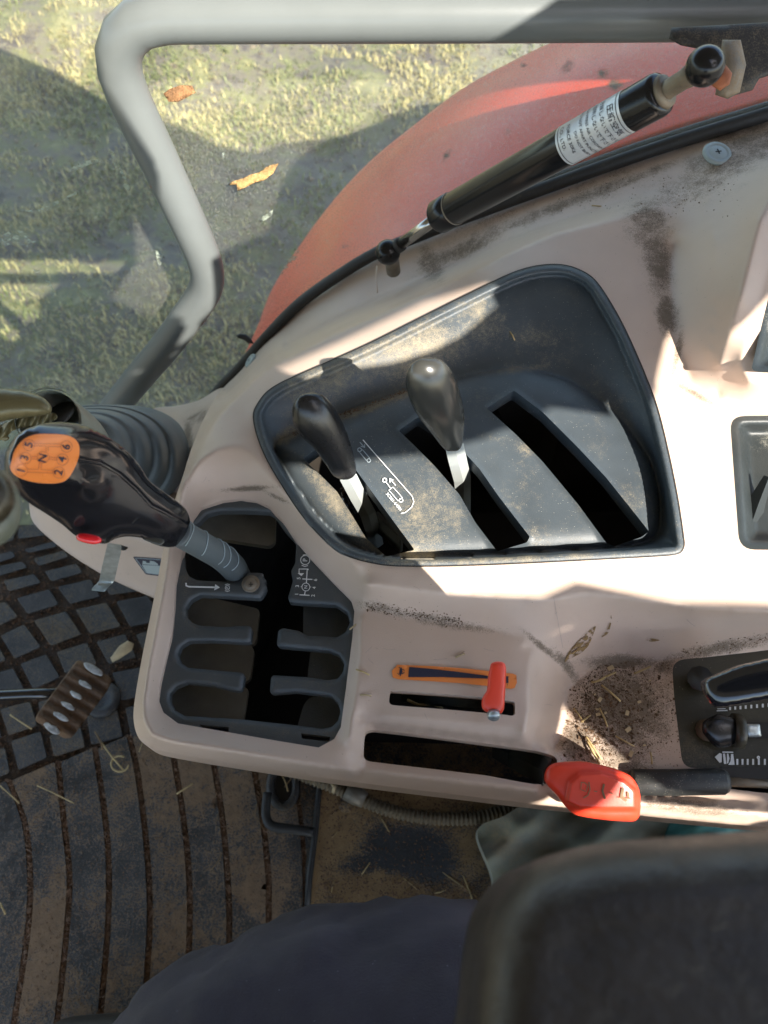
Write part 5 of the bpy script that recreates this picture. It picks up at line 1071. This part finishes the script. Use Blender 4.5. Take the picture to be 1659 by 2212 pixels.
# ================================================================== HOSE
hp = crop(640, 1880, 760, [(150, 95), (240, 120), (330, 155), (420, 190), (520, 235), (620, 280), (750, 325), (900, 355), (1050, 365), (1200, 360), (1330, 330), (1450, 295), (1560, 262), (1700, 220)])
h3 = cr([tuple(P(a, b_, ZF+.022)) for a, b_ in hp], False, .0009); rr = .0068+.0009*np.sign(np.sin(np.arange(len(h3))*1.15))*np.abs(np.sin(np.arange(len(h3))*1.15))**.5
HO = thing('corrugated_hose', h3[0], 'dusty corrugated conduit hose curving along the floor below the console', 'hose')
tube('hose', h3, rr, M_['hose'], HO, n=14)
cl0, cl1 = P(749, 1708, ZF+.022), P(788, 1729, ZF+.022)
tube('hose_clamp', [cl0, (cl0+cl1)/2, cl1], [.0105, .0108, .0088], M_['dusty_steel'], HO, n=14)
tube('cable_tie', [P(716, 1690, ZF+.034), P(722, 1700, ZF+.036), P(720, 1712, ZF+.032)], .002, M_['chips'], HO, n=6)
# ================================================================== RAG
RG = thing('rag', P(1200, 1830, ZF), 'crumpled dusty grey green rag with teal patch under the console', 'rag')
def ragz(u, v): return ZF+.05+.011*np.sin(u*.030+v*.035+.8*np.sin(v*.03))+.008*np.sin(u*.018-v*.06)+.003*np.sin(u*.07+v*.09)
relief('cloth', cr([(1032, 1795), (1090, 1762), (1165, 1722), (1300, 1725), (1480, 1740), (1500, 1850), (1400, 2000), (1100, 2000), (1062, 1885)], True, 7), ragz, M_['cloth'], RG, step=6, wall=.02, dirt=[(1090, 1810, 50, 60, 0, .3), (1170, 1800, 40, 40, 0, .2)])
relief('teal_patch', cr([(1470, 1745), (1560, 1750), (1800, 1770), (1800, 1900), (1450, 1850)], True, 7), lambda u, v: ragz(u, v)+.004, M_['teal'], RG, step=6, wall=.02)
# ================================================================== DEBRIS IN TRAY
zt_ = lambda u, v: float(BF(u, v))
c_, s_ = [], []
while len(c_) < 2600:
    u, v = rng.normal(1330, 75), rng.normal(1540, 75)
    if not inside(np.array([[u, v]]), arr([(1228, 1492), (1290, 1440), (1340, 1428), (1450, 1428), (1472, 1660), (1380, 1680), (1210, 1640), (1222, 1540)]))[0]: continue
    if rng.uniform() > .35+.65*math.exp(-((u-1270)/60)**2)+.4*math.exp(-((v-1440)/18)**2): continue
    c_.append(P(u, v, zt_(u, v))); s_.append(rng.uniform(.0002, .0007) if rng.uniform() < .95 else rng.uniform(.0008, .0016))
tag(crumbs('tray_dirt', c_, s_, M_['crumb'], 21), 'dark dirt crumbs heaped in the corner of the console tray', 'dirt')
c_, s_ = [], []
for _ in range(900):
    t = rng.uniform(); 
    if t < .35: u = rng.uniform(630, 900); v = 938-(u-634)*.39+rng.normal(0, 3); z = float(zp(np.array([u]), np.array([v]))[0])
    elif t < .6: u = rng.uniform(1470, 1659); v = 1412-(u-1470)*.19+rng.normal(0, 6); z = zt_(u, v)
    elif t < .8: u = rng.uniform(790, 1000); v = 1312+(u-790)*.14+rng.normal(0, 6); z = zt_(u, v)
    else: u = rng.uniform(1200, 1600); v = rng.uniform(380, 470); z = zt_(u, v)
    c_.append(P(u, v, z)); s_.append(rng.uniform(.0002, .0009))
tag(crumbs('ledge_grit', c_, s_, M_['crumb'], 22), 'fine dark grit gathered along creases of the console', 'grit')
TLs = iter(['straw bit at the back edge of the console tray', 'straw bit in the back left corner of the tray', 'long straw across the sunlit left of the tray', 'curved pale stem in the middle of the tray', 'short straw near the sunlit left edge of the tray', 'thick straw seed at the top right of the tray', 'yellow straw piece right of the left crease of the tray', 'upright straw low on the right of the tray by the foam grip', 'diagonal straw in the lower middle of the tray', 'long dark straw beside the yellow one, low in the tray', 'short straw at the foot of the throttle block']); TG = 'straw bits in the console tray'
for a, b, bd_ in [((1308, 1462), (1330, 1452), 0), ((1278, 1474), (1310, 1460), 3), ((1265, 1590), (1300, 1640), 0), ((1300, 1480), (1340, 1515), 5), ((1255, 1560), (1275, 1545), 0), ((1370, 1455), (1405, 1440), 0), ((1295, 1530), (1312, 1570), 2), ((1405, 1625), (1408, 1650), 1), ((1330, 1590), (1370, 1612), 3), ((1268, 1600), (1295, 1650), 0), ((1240, 1530), (1260, 1560), 2)]:
    straw('straw', a, b, zt_((a[0]+b[0])/2, (a[1]+b[1])/2)+.0012, rng.uniform(.0004, .0009), M_['straw'], next(TLs), 'straw', TG, bd_)
CLs = iter(['pink wood chip at the back left of the tray', 'pale chip mid left of the tray below two small ones', 'tiny chip mid left of the tray', 'square pale chip in the middle of the tray', 'largest square chip low in the tray near the red handle', 'elongated yellow chip in the middle of the tray', 'yellow chip left of centre in the tray', 'orange wood chip near the centre right of the tray', 'tiny chip at the top right of the tray', 'small chip left of the elongated yellow chip', 'small chip low on the right of the tray', 'tiny chip near the left crease of the tray']); CG = 'wood chips in the console tray'
for (u, v, s, r) in [(1319, 1443, 9, .4), (1292, 1543, 6, .2), (1290, 1532, 4, 0), (1357, 1576, 8, .6), (1363, 1628, 8, 1.), (1355, 1540, 7, 1.2), (1296, 1511, 7, .9), (1381, 1516, 5, .3), (1404, 1470, 3, 0), (1308, 1540, 4, .5), (1392, 1610, 4, .2), (1285, 1500, 3, .4)]:
    z = zt_(u, v)+.0015; q = P(u, v, z); w_ = s*.00033
    tag(box('wood_chip', q, (w_*1.6, w_, .0006), M_['chips'], rot=r, bev=.0001, at=q), next(CLs), 'wood chip', CG)
for lab, a, b, z in [('yellow straw flake on the beige console beside the throttle', (769, 1446), (798, 1458), .009), ('white thin stalk across the right edge of the gear gate', (755, 1360), (778, 1342), .012), ('short white fibre below the throttle slot', (778, 1501), (802, 1503), .008), ('golden stalk on the dusty ledge above the panel', (1278, 444), (1310, 448), .03), ('thin red brown stalk on the dark panel slope', (1100, 715), (1112, 735), .015), ('white fibre on the throttle plateau near its upper edge', (984, 1420), (1004, 1412), .009)]:
    u, v = (a[0]+b[0])/2, (a[1]+b[1])/2; zz = max(zt_(u, v), z*0+zt_(u, v)) if v > 760 or v < 500 else float(zp(np.array([u]), np.array([v]))[0])
    pts = P([a[0], u+1, b[0]], [a[1], v-1, b[1]], zz+.0008)
    tag(tube('stalk', pts, .0006, M_['straw'] if 'white' not in lab else M_['chips'], n=5, at=P(u, v, zz)), lab, 'stalk')
def stain(poly, label, mt):
    pl = arr(poly); o = shapes('mud_splash', [cr(poly, True, 3).tolist()], BF, mt, None, lift=.0009, at=P(*pl.mean(0), zt_(*pl.mean(0)))); tag(o, label, 'mud splash')
m_sp = m_smear.copy(); m_sp.name = 'brown_splash'; m_sp.node_tree.nodes['Principled BSDF'].inputs['Base Color'].default_value = (.24, .15, .06, 1)
for nd in m_sp.node_tree.nodes:
    if nd.type == 'TEX_NOISE': nd.inputs['Scale'].default_value = 260
    if nd.type == 'MAP_RANGE': nd.inputs[1].default_value = .40; nd.inputs[2].default_value = .50; nd.inputs[4].default_value = 1
stain(Q5([(205, 620), (225, 560), (290, 480), (350, 420), (425, 360), (410, 420), (375, 500), (330, 545), (270, 580), (225, 600)]), 'brown dried mud splash on the beige wall above the tray', m_sp)
stain(Q5([(465, 440), (500, 400), (530, 330), (535, 280), (543, 300), (530, 370), (510, 415)]), 'thin brown streak on the lit edge of the tray wall', m_sp)
stain(Q5([(790, 458), (830, 448), (885, 460), (830, 470)]), 'small brown speck alone on the tray back wall', m_sp)
# ================================================================== SEAT ARMREST + PERSON
AR = thing('armrest', R(1400, 2100, .28), 'out of focus dark padded armrest at the lower right corner', 'armrest')
ao = cr([(1008, 2330), (1024, 2200), (1036, 2080), (1056, 1980), (1096, 1910), (1160, 1857), (1300, 1822), (1480, 1806), (1659, 1792), (1900, 1780), (2300, 1800), (2300, 2700), (1008, 2700)], True, 14)
def az(u, v):
    q = np.column_stack([u, v]); d = dist(q, ao); return .285+.018*(np.sqrt(1-(1-np.clip(d/120, 0, 1))**2)-1)+.0006*np.exp(-((d-135)/45)**2)
relief('pad', ao, az, M_['vinyl'], AR, step=12, wall=.05)
ST_ = thing('seat', (.32, -.30, -.12), 'dark seat cushion below the armrest', 'seat')
box('cushion', (.36, -.26, -.20), (.46, .44, .12), M_['vinyl'], ST_, bev=.03); box('pedestal', (.36, -.26, -.36), (.3, .3, .19), M_['black'], ST_, bev=.01)
PR = thing('person', (.25, -.2, ZF), 'seated driver in dark navy trousers, thigh filling the bottom edge', 'person')
def body(name, verts, edges, radii, mt, root_=0):
    me = bpy.data.meshes.new(name); me.from_pydata([tuple(Vector(v)-wloc(PR)) for v in verts], edges, []); me.materials.append(mt)
    o = bpy.data.objects.new(name, me); COL.objects.link(o); o.parent = PR
    m = o.modifiers.new('skin', 'SKIN'); m.use_smooth_shade = True
    for i, r in enumerate(radii): o.data.skin_vertices[0].data[i].radius = r if isinstance(r, tuple) else (r, r)
    o.data.skin_vertices[0].data[root_].use_root = True
    s = o.modifiers.new('sub', 'SUBSURF'); s.levels = 4; s.render_levels = 4
    if name == 'trousers':
        for sz, st in ((.07, .026), (.022, .006)):
            tx = bpy.data.textures.new('folds', 'CLOUDS'); tx.noise_scale = sz; dm = o.modifiers.new('folds', 'DISPLACE'); dm.texture = tx; dm.strength = st; dm.mid_level = .5
    return o
vv = [(.42, -.28, -.09), (.34, -.20, -.08), (.19, -.135, -.05), (.05, -.084, -.035), (-.045, -.082, -.035), (-.105, -.100, -.07), (-.14, -.115, -.17), (-.16, -.12, -.33), (-.16, -.12, -.40),
      (.36, -.38, -.07), (.18, -.40, -.05), (.0, -.41, -.04), (-.15, -.42, -.075), (-.18, -.42, -.20), (-.19, -.42, -.40), (.48, -.28, .10)]
ee = [(0, 1), (1, 2), (2, 3), (3, 4), (4, 5), (5, 6), (6, 7), (7, 8), (0, 9), (9, 10), (10, 11), (11, 12), (12, 13), (13, 14), (0, 15)]
rr_ = [.13, .108, .104, .108, .104, .088, .070, .058, .055, .105, .098, .09, .075, .068, .056, .15]
body('trousers', vv, ee, rr_, M_['navy'])
for yy in (-.12, -.42):
    body('shoe', [(-.17, yy, ZF+.05), (-.25, yy, ZF+.04), (-.34, yy, ZF+.035)], [(0, 1), (1, 2)], [(.045, .045), (.045, .04), (.038, .03)], M_['leather'])

for o in bpy.data.objects:
    if o.type == 'MESH' and o.name.split('.')[0] in ('gate_print', 'gate_text', 'animal_marks', 'arrow_print', 'lever_symbols', 'faded_symbols', 'part_number', 'scale_ticks', 'scale_symbols', 'badge_lines', 'badge_numbers', 'label_text', 'label_border', 'engraved_marks', 'screw_cross', 'sticker_panels', 'plate_recess', 'dried_smears'):
        o['kind'] = 'stuff'
